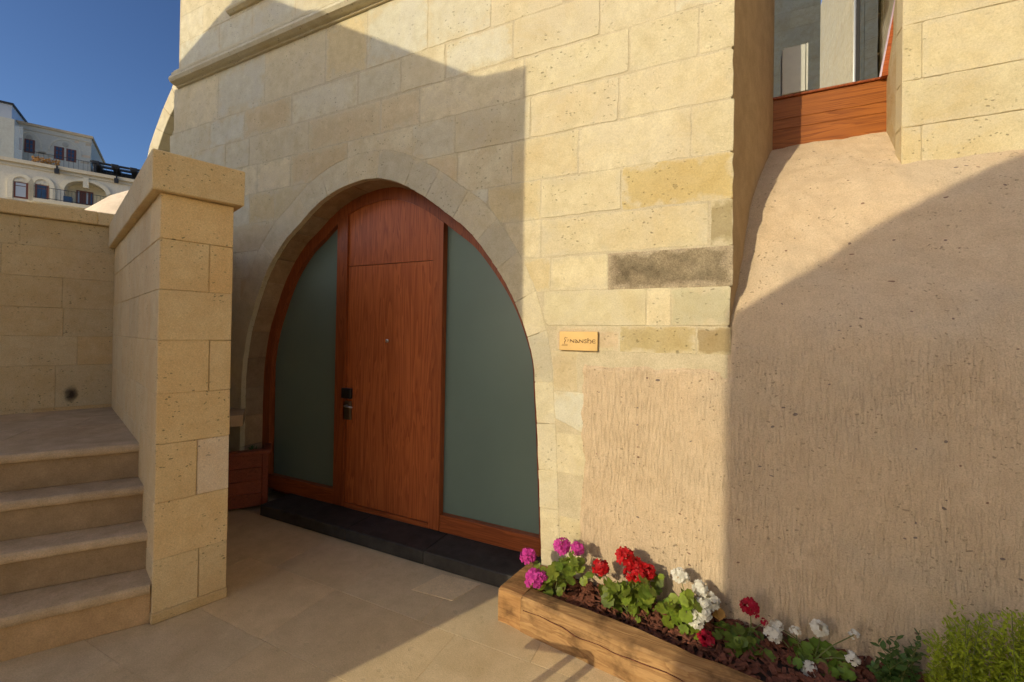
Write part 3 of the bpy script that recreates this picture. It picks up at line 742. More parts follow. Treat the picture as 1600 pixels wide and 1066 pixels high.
# ------------------------------------------------------------------ stub wall beside the stairs
K = onZ(237, 977, 0); K.z = 0
BA = Vector((0.295, 0.955, 0)).normalized()        # along the end face
SA = Vector((-BA.y, BA.x, 0))                      # along the stair side, away from camera
SWF = Fr(K, SA, -BA)                               # a: along the side, n: towards the stairs
TW = 0.355
sw = thing('stair_wall', 'sandy pitted stone stub wall with overhanging cap beside stairs', 'wall', K + SA * 1.2 + BA * 0.17)
zs = [0.0, 0.06] + [onP(265 - (y - 280) * 0.04, y, K, BA).z for y in (882, 794, 702, 621, 533, 448, 362, 284)]
zs[2:] = sorted(zs[2:])
zcap0 = zs[-1]; zcap1 = zcap0 + 0.225
LEN = 2.52
meshobj('mortar_core', *boxvf(SWF, 0.012, LEN, 0.0, zcap0, -TW + 0.012, -0.006), 'mortar_tan', sw)
cbox('plinth_stone', SWF, -0.006, LEN, 0, zs[1], -TW - 0.004, 0.006, 'tuff_tan', sw, (0.8, 0.78, 0.75), ch=0.006)
split = {2: 0.66, 4: 0.72, 6: 0.62, 8: 0.6}
for i in range(1, len(zs) - 1):
    z0, z1 = zs[i], zs[i + 1]
    a = 0.0; first = True
    while a < LEN - 0.05:
        w = random.uniform(0.5, 0.62) if not (first and i % 2 == 0) else random.uniform(0.28, 0.36)
        if LEN - a - w < 0.25: w = LEN - a
        c = jc(1.0, 0.05, 0.03); r = random.uniform(-0.0015, 0.0015)
        if first and i % 2 == 1:
            s = random.uniform(0.52, 0.70) * TW
            cbox('stone_block', SWF, a, a + w, z0, z1, -s, r, 'tuff_tan', sw, c, ch=0.004, jit=0.0012, gap=0.0005)
            c2 = jc(1.0, 0.04, 0.03)
            if i == 3: c2 = (1.06, 1.14, 1.5)
            cbox('stone_block', SWF, a + random.uniform(-0.001, 0.002), a + w, z0, z1, -TW, -s - 0.003, 'tuff_tan', sw, c2, ch=0.004, jit=0.0012, gap=0.0005)
        else:
            cbox('stone_block', SWF, a, a + w, z0, z1, -TW, r, 'tuff_tan', sw, c, ch=0.004, jit=0.0012, gap=0.0005)
        a += w; first = False
a = -0.045
for w in (0.95, 0.9, 0.8):
    cbox('cap_stone', SWF, a, a + w, zcap0 + 0.003, zcap1, -TW - 0.045, 0.045, 'tuff_tan', sw, jc(1.0, 0.03, 0.02), ch=0.006, jit=0.002, gap=0.001); a += w

# ------------------------------------------------------------------ landing wall
J = K + SA * (LEN + 0.02); J.z = 0
Q0 = Vector((-5.20, 2.12, 0)); LA = Vector((-0.40, -0.916, 0)).normalized(); LN = Vector((0.916, -0.40, 0)).normalized()
Q0 = Q0 + LA * -0.5
LWF = Fr(Q0, LA, LN)
lw = thing('landing_wall', 'shaded tan ashlar wall with stone coping behind the stair landing', 'wall', Q0 + LA * 2)
zl = [0.62, 0.93] + [onP(0, y, Q0, LN).z for y in (573, 525, 478, 428, 379, 333)]
meshobj('mortar_core', *boxvf(LWF, 0, 4.6, 0.0, zl[-1], -0.35, -0.004), 'mortar_tan', lw)
for i in range(len(zl) - 1):
    a = random.uniform(-0.3, 0.0)
    while a < 4.5:
        w = random.uniform(0.42, 0.75)
        k = random.random(); c = jc(0.86, 0.05, 0.03)
        if k < 0.2: c = tuple(x * y for x, y in zip(c, (1.0, 0.94, 0.86)))
        if k > 0.8: c = tuple(x * y for x, y in zip(c, (1.03, 1.04, 1.06)))
        cbox('stone_block', LWF, a, a + w, zl[i], zl[i + 1], -0.3, random.uniform(-0.001, 0.002), 'tuff_tan', lw, c, ch=0.003, jit=0.001, gap=0.0006)
        a += w
a = -0.1
while a < 4.5:
    w = random.uniform(0.75, 1.05); cbox('coping_stone', LWF, a, a + w, zl[-1] + 0.002, zl[-1] + 0.125, -0.39, 0.045, 'tuff_tan', lw, jc(0.92, 0.04, 0.03), ch=0.008, jit=0.002, gap=0.001); a += w
# dark scorch patch low on the wall
v = onP(111, 618, Q0, LN)
def soot():
    m, N, L, B = nt('soot'); B.inputs['Base Color'].default_value = (0.03, 0.02, 0.015, 1); B.inputs['Roughness'].default_value = 1.0
    tc = N.new('ShaderNodeTexCoord'); ln = N.new('ShaderNodeVectorMath'); ln.operation = 'LENGTH'
    mp = N.new('ShaderNodeMapping'); L.new(tc.outputs['Generated'], mp.inputs[0]); mp.inputs['Location'].default_value = (-1, -1, -0.8); mp.inputs['Scale'].default_value = (2, 2, 2)
    n_ = noise(N, L, tc.outputs['Object'], 25, 3); L.new(mp.outputs[0], ln.inputs[0])
    r = mth(N, L, 'ADD', ln.outputs['Value'], mth(N, L, 'MULTIPLY', mth(N, L, 'SUBTRACT', n_.outputs[0], 0.5), 0.7))
    L.new(ramp_out(N, L, r, [(0.15, 0.8), (0.4, 0.5), (0.85, 0.0)]), B.inputs['Alpha']); MATS['soot'] = m
soot()
va = (v - Q0).dot(LA)
meshobj('soot_patch', [LWF.p(va - 0.09, v.z - 0.07, 0.006), LWF.p(va + 0.09, v.z - 0.07, 0.006), LWF.p(va + 0.09, v.z + 0.14, 0.006), LWF.p(va - 0.09, v.z + 0.14, 0.006)], [[0, 1, 2, 3]], 'soot', lw)

# ------------------------------------------------------------------ steps
st = thing('stone_steps', 'worn stone steps with rounded nosings leading up to landing', 'steps', (-3.5, 1.0, 0))
noses = [((236, 914), (0, 968), .225), ((230, 832), (0, 868), .45), ((221, 760), (0, 786), .675), ((212, 694), (0, 712), .9)]
for i, (r_, l_, z) in enumerate(noses):
    a = onZ(*r_, z); b = onZ(*l_, z); e = (b - a).normalized(); n_ = Vector((-e.y, e.x, 0))
    if n_.dot(Vector((1, -0.6, 0))) < 0: n_ = -n_
    fr = Fr(Vector((a.x, a.y, 0)), e, n_)
    depth = 0.5 if i < 3 else 0.44
    # tread: rounded nosing profile swept along the step
    pr_ = [(-depth, z - 0.052), (-0.006, z - 0.052), (0.0, z - 0.044), (0.002, z - 0.03), (-0.002, z - 0.014), (-0.012, z - 0.003), (-0.028, z), (-depth, z)]
    segs = [-0.10, 1.35, 2.7] if i % 2 else ([-0.10, 0.95, 2.3] if i else [0.004, 0.95, 2.3])
    for s0, s1 in zip(segs, segs[1:]):
        m = len(pr_); ks = [s0 + 0.001 + (s1 - s0 - 0.002) * q / 14 for q in range(15)]
        V = []
        for s in ks:
            for (nn, zz) in pr_:
                wv = 0.006 * mnoise.noise(Vector((s * 3, i * 5, zz * 2))) + 0.004 * mnoise.noise(Vector((s * 11, i * 5, zz * 2)))
                V.append(fr.p(s, zz + (wv * 0.35 if zz > z - 0.02 else 0), nn + (wv if nn > -0.05 else 0)))
        Fc = [[q * m + w_, q * m + (w_ + 1) % m, (q + 1) * m + (w_ + 1) % m, (q + 1) * m + w_] for q in range(14) for w_ in range(m)] + [list(range(m)), list(range(14 * m, 15 * m))]
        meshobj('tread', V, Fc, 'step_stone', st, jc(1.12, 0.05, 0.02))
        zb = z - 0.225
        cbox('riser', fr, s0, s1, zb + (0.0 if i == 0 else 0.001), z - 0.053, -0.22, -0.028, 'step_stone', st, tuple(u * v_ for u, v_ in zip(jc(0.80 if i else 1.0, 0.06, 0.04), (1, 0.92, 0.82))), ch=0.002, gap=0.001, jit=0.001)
# landing slabs
lf = Fr((0, 0, 0), (1, 0, 0), (0, 0, 1), (0, 1, 0))
a = onZ(212, 694, .9); b = onZ(0, 712, .9); e = (b - a).normalized(); nb = Vector((e.y, -e.x, 0))
if nb.dot(Vector((-1, 0.5, 0))) < 0: nb = -nb
lf = Fr(Vector((a.x, a.y, 0)), e, nb)
prism('landing_bed', Fr(lf.o, lf.A, (0, 0, 1), lf.N), [(0.0, 0.2), (2.7, 0.2), (2.7, 3.0), (0.82, 3.0)], 0.6, 0.8955, 'step_stone', st)
for j in range(6):
    s0 = -1.7 + (j % 2) * 0.3
    while s0 < 2.8:
        w = random.uniform(0.7, 1.1); q0 = 0.442 + j * 0.42
        poly = [(s0, q0), (s0 + w, q0), (s0 + w, q0 + 0.42), (s0, q0 + 0.42)]
        V = []
        pts3 = [fr.p(0, 0, 0)]
        # keep slabs on the landing side of the stub wall
        cpt = lf.o + lf.A * (s0 + w / 2) + lf.N * (q0 + 0.21)
        rel = cpt - K
        if rel.dot(BA) < 0.35 and (cpt - Q0).dot(LN) > -0.35:
            cbox('landing_slab', Fr(lf.o, lf.A, (0, 0, 1), lf.N), s0, s0 + w, q0, q0 + 0.42, 0.80, 0.899 + random.uniform(-0.001, 0.001), 'step_stone', st, jc(1.05, 0.06, 0.02), ch=0.002, gap=0.001)
        s0 += w

# ------------------------------------------------------------------ wooden tub left of the door
b0 = onZ(418, 793, 0); b1 = onZ(360, 802, 0); e = (b1 - b0).normalized(); nb = Vector((-e.y, e.x, 0))
if nb.dot(Vector((1, -1, 0))) < 0: nb = -nb
tub = thing('wooden_planter', 'reddish slatted wooden planter box tucked between stair wall and doorstep', 'planter box', b0 + e * 0.4 - nb * 0.15)
TFr = Fr(b0, e, nb)
for k in range(4):
    cbox('slat', TFr, 0.05, 0.85, 0.03 + k * 0.12, 0.03 + k * 0.12 + 0.117, -0.025, 0, 'redwood', tub, jc(1, 0.12, 0.03), ch=0.004)
    cbox('slat', Fr(b0 , e, nb), 0.0255, 0.048, 0.03 + k * 0.12, 0.03 + k * 0.12 + 0.117, -0.25, -0.03, 'redwood', tub, jc(1, 0.12, 0.03), ch=0.003)
cbox('corner_post', TFr, 0.0, 0.05, 0.0, 0.53, -0.03, 0.006, 'redwood', tub, (0.9, 0.8, 0.8), ch=0.004)
cbox('rim', TFr, -0.02, 0.88, 0.51, 0.545, -0.06, 0.025, 'redwood', tub, ch=0.005)
cbox('rim', TFr, -0.02, 0.04, 0.511, 0.544, -0.27, -0.062, 'redwood', tub, ch=0.005)
meshobj('soil', *boxvf(TFr, 0.05, 0.85, 0.3, 0.49, -0.25, -0.03), 'soil', tub)

# ------------------------------------------------------------------ timber flower bed edging
B0 = onZ(778, 970, 0); B1 = onZ(978, 1066, 0); bd = (B1 - B0); bd.z = 0; bd.normalize(); bn = Vector((bd.y, -bd.x, 0))   # towards camera
tb = thing('timber_edging', 'thick weathered sun-bleached timber beam edging the flower bed', 'planter edging', B0 + bd * 1.5)
TBF = Fr(B0, bd, bn)
def beam(name, a0, a1, n0, n1, h, seed, parent, color, na=40):
    prof = []
    for k in range(6): prof.append((n0 + (n1 - n0) * k / 5, h))
    prof = [(n1, 0.0), (n1 + 0.002, h * 0.3), (n1 + 0.001, h * 0.62), (n1 - 0.004, h * 0.93), (n1 - 0.02, h), ((n0 + n1) / 2, h + 0.002), (n0 + 0.015, h), (n0, h * 0.92), (n0, 0.0)]
    m = len(prof); V = []
    for q in range(na + 1):
        s = a0 + (a1 - a0) * q / na
        for k, (nn, zz) in enumerate(prof):
            d = 0.010 * mnoise.noise(Vector((s * 2.2, k * 0.5, seed))) + 0.006 * mnoise.noise(Vector((s * 9, k * 0.8, seed)))
            zz2 = zz + (d if zz > 0.02 else 0); nn2 = nn + (d if k < 5 else -d * 0.5)
            V.append(TBF.p(s, zz2, nn2))
    Fc = [[q * m + k, q * m + (k + 1) % m, (q + 1) * m + (k + 1) % m, (q + 1) * m + k] for q in range(na) for k in range(m)] + [list(range(m)), list(range(na * m, (na + 1) * m))]
    return meshobj(name, V, Fc, 'timber', parent, color, smooth=False)
bm1 = beam('beam', 0.155, 3.6, -0.135, 0.0, 0.185, 3.0, tb, (1, 1, 1), 110)
bm2 = beam('end_beam', 0.0, 0.150, -0.36, -0.001, 0.19, 9.0, tb, (1.05, 0.98, 0.9), 6)
# long drying crack on the beam
ck = []
for q in range(60):
    s = 0.17 + q * 0.035
    zz = 0.128 + 0.03 * mnoise.noise(Vector((s * 2.6, 3, 1))) + 0.014 * mnoise.noise(Vector((s * 9, 3, 1))) - 0.01 * (s - 0.2)
    ck.append((s, zz))
V = []; Fc = []
for q, (s, zz) in enumerate(ck):
    wq = 0.0010 * max(0.05, 0.8 + 1.6 * mnoise.noise(Vector((s * 7, 0, 0)))) ; nn = 0.006 + 0.010 * mnoise.noise(Vector((s * 2.2, 1.0, 3.0)))
    V += [TBF.p(s, zz + wq, nn), TBF.p(s, zz - wq, nn), TBF.p(s, zz, -0.03)]
for q in range(len(ck) - 1):
    a = q * 3; b = a + 3; Fc += [[a, b, b + 1, a + 1], [a + 1, b + 1, b + 2, a + 2], [a + 2, b + 2, b, a]]
Fc += [[0, 1, 2], [len(V) - 3, len(V) - 1, len(V) - 2]]
meshobj('crack', V, Fc, 'bark_chip', tb)

# ------------------------------------------------------------------ mulch bed
bedv = []; bedf = []
for i in range(41):
    s = 0.06 + 3.4 * i / 40
    for j in range(9):
        q0 = TBF.p(s, 0, -0.12); t = j / 8
        x = q0.x; yb = P + 0.03 + 0.0
        yy = q0.y + (yb - q0.y) * t
        bedv.append((x, yy, 0.10 + 0.05 * t + 0.015 * mnoise.noise(Vector((x * 5, yy * 5, 0)))))
for i in range(40):
    for j in range(8): k = i * 9 + j; bedf.append([k, k + 1, k + 10, k + 9])
bed = meshobj('flower_bed', bedv, bedf, 'soil'); tag(bed, kind='structure')
def bedz(x, y):
    q0 = TBF.p((x - B0.x) / bd.x, 0, -0.12); t = min(1, max(0, (y - q0.y) / (P - q0.y))); return 0.10 + 0.05 * t
V = []; Fc = []
for k in range(2600):
    s = random.uniform(0.1, 3.3); t = random.uniform(0.02, 0.98); q0 = TBF.p(s, 0, -0.13); x = q0.x; yy = q0.y + (P - 0.02 - q0.y) * t
    z = bedz(x, yy) + random.uniform(0.0, 0.03)
    l = random.uniform(0.012, 0.034); w = l * random.uniform(0.3, 0.6); h = random.uniform(0.002, 0.006)
    Mx = Matrix.Translation((x, yy, z)) @ Matrix.Rotation(random.uniform(0, 6.28), 4, 'Z') @ Matrix.Rotation(random.uniform(-0.7, 0.7), 4, 'X') @ Matrix.Rotation(random.uniform(-0.5, 0.5), 4, 'Y')
    o = len(V)
    for sx in (-1, 1):
        for sy in (-1, 1):
            for sz in (-1, 1): V.append(Mx @ Vector((sx * l * random.uniform(0.7, 1), sy * w * random.uniform(0.6, 1), sz * h)))
    Fc += [[o + i for i in q] for q in ([0, 1, 3, 2], [4, 6, 7, 5], [0, 4, 5, 1], [2, 3, 7, 6], [0, 2, 6, 4], [1, 5, 7, 3])]
mu = meshobj('bark_mulch', V, Fc, 'bark_chip'); tag(mu, 'dark red-brown bark chip mulch covering the flower bed', 'mulch', kind='stuff')

# ------------------------------------------------------------------ plants
def leafmesh(name, lobes, r, cup, mat):
    V = [(0, 0, 0)]; n = lobes * 2
    for i in range(n + 1):
        th = -math.pi * 0.93 + 2 * math.pi * 0.93 * i / n
        rr = r * (1.0 if i % 2 else 0.86); V.append((rr * math.cos(th) + r * 0.25, rr * math.sin(th), cup * rr * (0.8 + 0.4 * math.sin(3 * th))))
    me = bpy.data.meshes.new(name); me.from_pydata(V, [], [[0, i, i + 1] for i in range(1, n + 1)]); me.materials.append(MATS[mat]); me.shade_smooth(); return me
LEAVES = [leafmesh('geranium_leaf', 7, 0.026, 0.25, 'leaf'), leafmesh('geranium_leaf', 8, 0.030, 0.12, 'leaf'), leafmesh('geranium_leaf', 7, 0.020, 0.35, 'leaf')]
def flower_head(center, r, mat, parent, seed, n=34, sparse=1.0):
    rnd = random.Random(seed); V = []; Fc = []
    for k in range(n):
        u = rnd.uniform(-0.55, 1); th = k * 2.39996; q = math.sqrt(max(0, 1 - u * u))
        d = Vector((q * math.cos(th), q * math.sin(th), u)); c = d * r * rnd.uniform(0.72, 1.0)
        d = (d + Vector((0, -0.25, 0.15))).normalized(); a = d.orthogonal().normalized(); a.rotate(Matrix.Rotation(rnd.uniform(0, 6.28), 3, d)); b = d.cross(a)
        pr_ = r * rnd.uniform(0.30, 0.46)
        for m in range(5):
            t = 2 * math.pi * m / 5 + rnd.uniform(-0.15, 0.15); e = a * math.cos(t) + b * math.sin(t); f = d.cross(e)
            o = len(V); lift = d * pr_ * rnd.uniform(0.0, 0.45)
            V += [c, c + e * pr_ * 0.6 + f * pr_ * 0.44 + lift * 0.5, c + e * pr_ * 1.05 + f * pr_ * 0.26 + lift, c + e * pr_ * 1.05 - f * pr_ * 0.26 + lift, c + e * pr_ * 0.6 - f * pr_ * 0.44 + lift * 0.5]
            Fc += [[o, o + 1, o + 2, o + 3, o + 4]]
    return meshobj('flower_head', [Vector(v) + center for v in V], Fc, mat, parent)
def geranium(base_px, yb, heads, leaf_spots, petal, label, seed, leaf_col=(1, 1, 1), nleaf=48):
    rnd = random.Random(seed); b = onY(*base_px, yb); b.z = bedz(b.x, yb)
    t = thing('geranium', label, 'flower', b, 'geraniums planted along the flower bed')
    for (x, y, r, dy, sp) in heads:
        c = onY(x, y, yb + dy)
        flower_head(c, r, petal, t, rnd.random(), int(46 * sp))
        m = b + Vector((rnd.uniform(-0.03, 0.03), rnd.uniform(-0.02, 0.02), 0)); mid = (m + c) / 2 + Vector((rnd.uniform(-0.02, 0.02), rnd.uniform(-0.01, 0.03), 0.01))
        Vt, Ft = tube([m, mid, c], [0.0035, 0.0026, 0.002], 5); meshobj('stem', Vt, Ft, 'stem', t)
    for k in range(nleaf):
        cx, cy, rx, ry = rnd.choice(leaf_spots)
        x = cx + rnd.gauss(0, 0.62) * rx; y = cy + rnd.gauss(0, 0.62) * ry
        c = onY(x, y, yb + rnd.uniform(-0.075, 0.09))
        if c.z < bedz(c.x, c.y) + 0.012: c.z = bedz(c.x, c.y) + rnd.uniform(0.012, 0.03)
        if c.y > P - 0.035: c.y = P - 0.035 - rnd.uniform(0, 0.03)
        o = bpy.data.objects.new('leaf', rnd.choice(LEAVES)); COL.objects.link(o); o.parent = t; o.location = c - b
        tilt = Vector((rnd.gauss(0, 0.45), -0.45 + rnd.gauss(0, 0.4), 0.75)).normalized()
        o.rotation_euler = (tilt.to_track_quat('Z', 'Y') @ Matrix.Rotation(rnd.uniform(0, 6.28), 3, 'Z').to_quaternion()).to_euler()
        s = rnd.uniform(0.85, 1.4); o.scale = (s, s, s)
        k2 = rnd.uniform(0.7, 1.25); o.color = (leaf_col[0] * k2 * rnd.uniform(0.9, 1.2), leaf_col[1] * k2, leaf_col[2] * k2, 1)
    # leaf stalks, one object
    prt = []
    for k in range(10):
        cx, cy, rx, ry = rnd.choice(leaf_spots); c = onY(cx + rnd.uniform(-rx, rx) * 0.5, cy + rnd.uniform(-ry, ry) * 0.4, yb)
        prt.append(tube([b + Vector((rnd.uniform(-.02, .02), rnd.uniform(-.02, .02), 0)), (b + c) / 2 + Vector((0, 0, 0.01)), c], 0.0018, 4))
    meshobj('stalks', *join(prt), 'stem', t)
    return t
YB = P - 0.17
geranium((868, 928), P - 0.20, [(825, 868, .044, -.05, 1), (834, 905, .048, -.09, 1.1), (878, 853, .044, .03, 1), (902, 858, .038, .04, .8), (846, 901, .03, -.08, .6)], [(868, 895, 32, 22), (856, 915, 26, 14), (892, 885, 18, 18)], 'petal_pink', 'pink geranium beside the doorstep at end of flower bed', 11, nleaf=62)
geranium((985, 965), YB, [(939, 887, .042, -.03, 1), (976, 870, .046, .0, 1), (992, 884, .04, .02, .9), (1012, 893, .04, .03, .9), (998, 899, .036, -.03, .8), (984, 896, .034, -.02, .7)], [(975, 932, 40, 24), (952, 925, 22, 18), (1000, 948, 30, 20), (1005, 920, 24, 14)], 'petal_red', 'bright scarlet geranium in full sun below the brass plaque', 12, nleaf=105)
geranium((1075, 985), YB, [(1062, 900, .04, .03, .8), (1094, 920, .036, .03, .7), (1112, 940, .036, .04, .9), (1100, 945, .034, .0, .8), (1086, 967, .042, -.03, 1.1), (1100, 958, .034, -.02, .9)], [(1065, 965, 26, 18), (1055, 950, 14, 12), (1080, 985, 18, 8), (1072, 940, 10, 12)], 'petal_white', 'sunlit white geranium with tall stems next to the scarlet one', 13, leaf_col=(1.1, 1.1, 0.9), nleaf=74)
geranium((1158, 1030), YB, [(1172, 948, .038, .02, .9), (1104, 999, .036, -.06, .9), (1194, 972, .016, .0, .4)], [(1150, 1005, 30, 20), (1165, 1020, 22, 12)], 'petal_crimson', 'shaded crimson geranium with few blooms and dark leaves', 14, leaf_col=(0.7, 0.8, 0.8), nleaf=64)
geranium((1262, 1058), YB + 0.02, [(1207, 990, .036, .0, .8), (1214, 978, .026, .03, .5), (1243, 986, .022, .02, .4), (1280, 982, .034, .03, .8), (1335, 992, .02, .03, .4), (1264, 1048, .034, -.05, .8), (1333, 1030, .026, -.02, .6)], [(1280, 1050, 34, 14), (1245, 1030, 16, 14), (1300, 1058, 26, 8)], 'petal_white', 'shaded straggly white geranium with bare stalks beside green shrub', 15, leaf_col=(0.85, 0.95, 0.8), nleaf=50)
# dry leaf
c = onY(1122, 958, YB + 0.06); dl = meshobj('dry_leaf', [c + Vector(v) for v in ((-.03, 0, -.02), (-.01, -.01, .02), (.012, 0, .03), (.03, .004, .012), (.035, 0, -.012), (.008, -.012, -.03))], [[0, 1, 2, 3, 4, 5]], 'dry_leaf')
tag(dl, 'withered orange leaf caught behind the sunlit white geranium', 'leaf')
# leafy rose-like plant
def leafy(base, tips, name, label, cat, leafmat, lsize, seed, per=14, wf=0.3, spread=0.0):
    rnd = random.Random(seed); t = thing(name, label, cat, base); V = []; Fc = []; sp = []
    for tip in tips:
        m = base + Vector((rnd.uniform(-.04, .04), rnd.uniform(-.03, .03), 0)) + Vector((tip.x - base.x, tip.y - base.y, 0)) * spread; mid = (m + tip) / 2 + Vector((rnd.uniform(-.03, .03), rnd.uniform(-.02, .02), .02))
        if len(sp) < 40: sp.append(tube([m, mid, tip], [0.003, 0.0022, 0.001], 4))
        for k in range(per):
            f = 0.25 + 0.75 * k / (per - 1); p = (m * (1 - f) ** 2 + mid * 2 * f * (1 - f) + tip * f * f)
            dirv = (tip - m).normalized(); a = dirv.orthogonal().normalized(); a.rotate(Matrix.Rotation(k * 2.4 + rnd.uniform(-.4, .4), 3, dirv))
            e = (a + dirv * rnd.uniform(0.4, 1.1)).normalized(); s = lsize * rnd.uniform(0.7, 1.2); w = e.cross(dirv).normalized(); nn = w.cross(e)
            o = len(V); V += [p, p + e * s * 0.35 + w * s * wf + nn * s * .05, p + e * s * 0.7 + w * s * wf * .8, p + e * s, p + e * s * 0.7 - w * s * wf * .8, p + e * s * 0.35 - w * s * wf + nn * s * .05]
            Fc += [[o, o + 1, o + 2, o + 3], [o, o + 3, o + 4, o + 5]]
    f = meshobj('foliage', V, Fc, leafmat, t); f['kind'] = 'stuff'
    meshobj('stems', *join(sp), 'stem', t)
    return t
yb = P - 0.22
rr = random.Random(3)
base = onY(1405, 1075, yb); base.z = bedz(base.x, yb)
tips = [onY(rr.uniform(1362, 1450), rr.uniform(995, 1050), yb + rr.uniform(-.08, .1)) for _ in range(16)] + [onY(1437, 985, yb + .05), onY(1372, 1005, yb), onY(1400, 1000, yb)]
leafy(base, tips, 'leafy_shrub', 'low dark green leafy plant between white geranium and bush', 'plant', 'leaf_dark', 0.038, 21, per=11)
yb = P - 0.33
base = onY(1540, 1100, yb); base.z = bedz(base.x, yb)
tips = []
for k in range(330):
    x = rr.uniform(1445, 1660); top = 965 - 0.10 * (x - 1450) + (25 if x < 1475 else 0)
    tips.append(onY(x, top + abs(rr.gauss(0, 1)) * 55, yb + rr.uniform(-.14, .2)))
tips += [onY(1488, 941, yb + .1), onY(1494, 948, yb + .1), onY(1505, 948, yb + .1), onY(1560, 962, yb + .05), onY(1475, 972, yb), onY(1461, 985, yb)]
for tp in tips: tp.z = max(tp.z, 0.2); tp.y = min(tp.y, P - 0.06)
leafy(base, tips, 'boxwood_bush', 'dense yellow-green boxwood bush growing against the rock face', 'bush', 'leaf_bush', 0.020, 22, per=26, wf=0.2, spread=0.6)
# a few stray leaves in the wooden tub
base = TFr.p(0.15, 0.49, -0.12)
leafy(base, [base + Vector((rr.uniform(-.05, .05), rr.uniform(-.04, .04), rr.uniform(.03, .06))) for _ in range(5)], 'seedling', 'small grey-green seedling sprouting in the wooden planter box', 'plant', 'leaf_dark', 0.03, 23, per=5)

# ------------------------------------------------------------------ half arch at the far left end of the facade
rib = thing('vault_rib', 'curved pale stone half arch springing beside building corner', 'arch', (-5.9, P + 0.9, 1.0))
YV = P + 0.75
ro = [onY(*q, YV) for q in ((290, 88), (279, 106), (268, 138), (255, 168), (243, 200), (233, 230), (228, 255), (229, 285), (232, 330))]
ri = [onY(*q, YV) for q in ((300, 125), (290, 138), (278, 158), (266, 180), (255, 207), (247, 232), (241, 258), (241, 287), (243, 330))]
RVF = Fr((0, YV, 0), (1, 0, 0), (0, -1, 0))
for i in range(len(ro) - 1):
    block('rib_stone', RVF, [(ro[i].x, ro[i].z), (ri[i].x, ri[i].z), (ri[i + 1].x, ri[i + 1].z), (ro[i + 1].x, ro[i + 1].z)], 0, 1.0, 'tuff', rib, jc(1.02, 0.04, 0.02), ch=0.006, gap=0.001)
cbox('rib_pier', RVF, ro[-1].x - 0.02, ri[-1].x + 0.3, 0, ro[-1].z, -1.0, 0.0, 'tuff', rib)

# ------------------------------------------------------------------ hillside, pale rock dome and far hotel
hp = []; 
def far(x, y, D): return O + ray(x, y) * D
hv = []; hf = []
for i in range(25):
    for j in range(13):
        u = i / 24; w = j / 12
        c = far(-260 + 700 * u, 500, 14 + 100 * w); zz = -0.05 + 7.5 * min(1, w * 4.0) + 6 * w + 0.6 * mnoise.noise(Vector((c.x * .1, c.y * .1, 0)))
        zz = min(zz, 5.2 + 3 * w); hv.append((c.x, c.y, zz if j else -2))
for i in range(24):
    for j in range(12): k = i * 13 + j; hf.append([k, k + 1, k + 14, k + 13])
hill = meshobj('hillside', hv, hf, 'dust', smooth=True); tag(hill, kind='structure')
# pale dome
dc = far(292, 345, 13); dv = []; df = []
for j in range(15):
    for i in range(36):
        ph = math.pi / 2 * j / 14; th = 2 * math.pi * i / 36; r = 3.9 * math.cos(ph) ** 1.2
        dv.append((dc.x + r * math.cos(th), dc.y + r * math.sin(th), 0.0 + (6.0 + 0.12 * mnoise.noise(Vector((i * .8, j * .8, 0)))) * math.sin(ph) ** 0.9))
for j in range(14):
    for i in range(36): df.append([j * 36 + i, j * 36 + (i + 1) % 36, j * 36 + 36 + (i + 1) % 36, j * 36 + 36 + i])
stone('dome_rock', (0.66, 0.53, 0.38), (0.74, 0.61, 0.45), pits=0.2, bump=0.5, objcol=False)
dm = meshobj('rock_cone', dv, df, 'dome_rock', smooth=True); tag(dm, 'smooth pale rock cone rising behind the landing wall', 'rock')

hq = far(60, 300, 36); hth = R(27.0)
HE = Vector((math.sin(hth), math.cos(hth), 0)); HN = Vector((math.cos(hth), -math.sin(hth), 0))
hot = thing('hillside_hotel', 'far cream stone hotel with iron balcony and set-back upper storey', 'building', (hq.x, hq.y, 0))
def hfr(off): return Fr(Vector((hq.x, hq.y, 0)) + HN * off, HE, HN)
def hp2(x, y, off): v = onP(x, y, Vector((hq.x, hq.y, 0)) + HN * off, HN); return (v - Vector((hq.x, hq.y, 0))).dot(HE), v.z
LFR = hfr(0); UF = hfr(-3.0)
sL = hp2(-70, 300, 0)[0]; sR = hp2(260, 300, 0)[0]; zcor = hp2(110, 269, 0)[1]
# lower storey with the niche cut out: build as columns round the opening
nx0, nzs = hp2(100, 296, 0); nx1 = hp2(167, 300, 0)[0]; napex = hp2(131, 284, 0)[1]; nbot = hp2(120, 321, 0)[1] - 0.1
nm = (nx0 + nx1) / 2; arcn = [(nx0 + (nx1 - nx0) * i / 16, nzs + (napex - nzs) * math.sqrt(max(0, 1 - ((i - 8) / 8) ** 2))) for i in range(17)]
zb = -3
FC = (1, 1, 1)
meshobj('lower_wall', *boxvf(LFR, sL, nx0, zb, zcor, -0.9, 0), 'far_stone', hot)
meshobj('lower_wall', *boxvf(LFR, nx1, sR, zb, zcor, -0.9, 0), 'far_stone', hot)
meshobj('lower_wall', *boxvf(LFR, nx0, nx1, zb, nbot, -0.9, -0.001), 'far_stone', hot)
prism('arch_wall', LFR, arcn + [(nx1, zcor), (nx0, zcor)], -0.9, -0.001, 'far_stone', hot)
meshobj('niche_wall', *boxvf(LFR, nx0, nx1, nbot, zcor, -1.3, -0.901), 'far_stone', hot, color=(1.05, 1.0, 0.85))
ringmesh('arch_moulding', [(a - 0.28 * (1 - i / 8), b + 0.22) for i, (a, b) in enumerate(arcn)], arcn, -0.05, 0.12, 'far_stone', hot, LFR, (1.1, 1.08, 1.0))
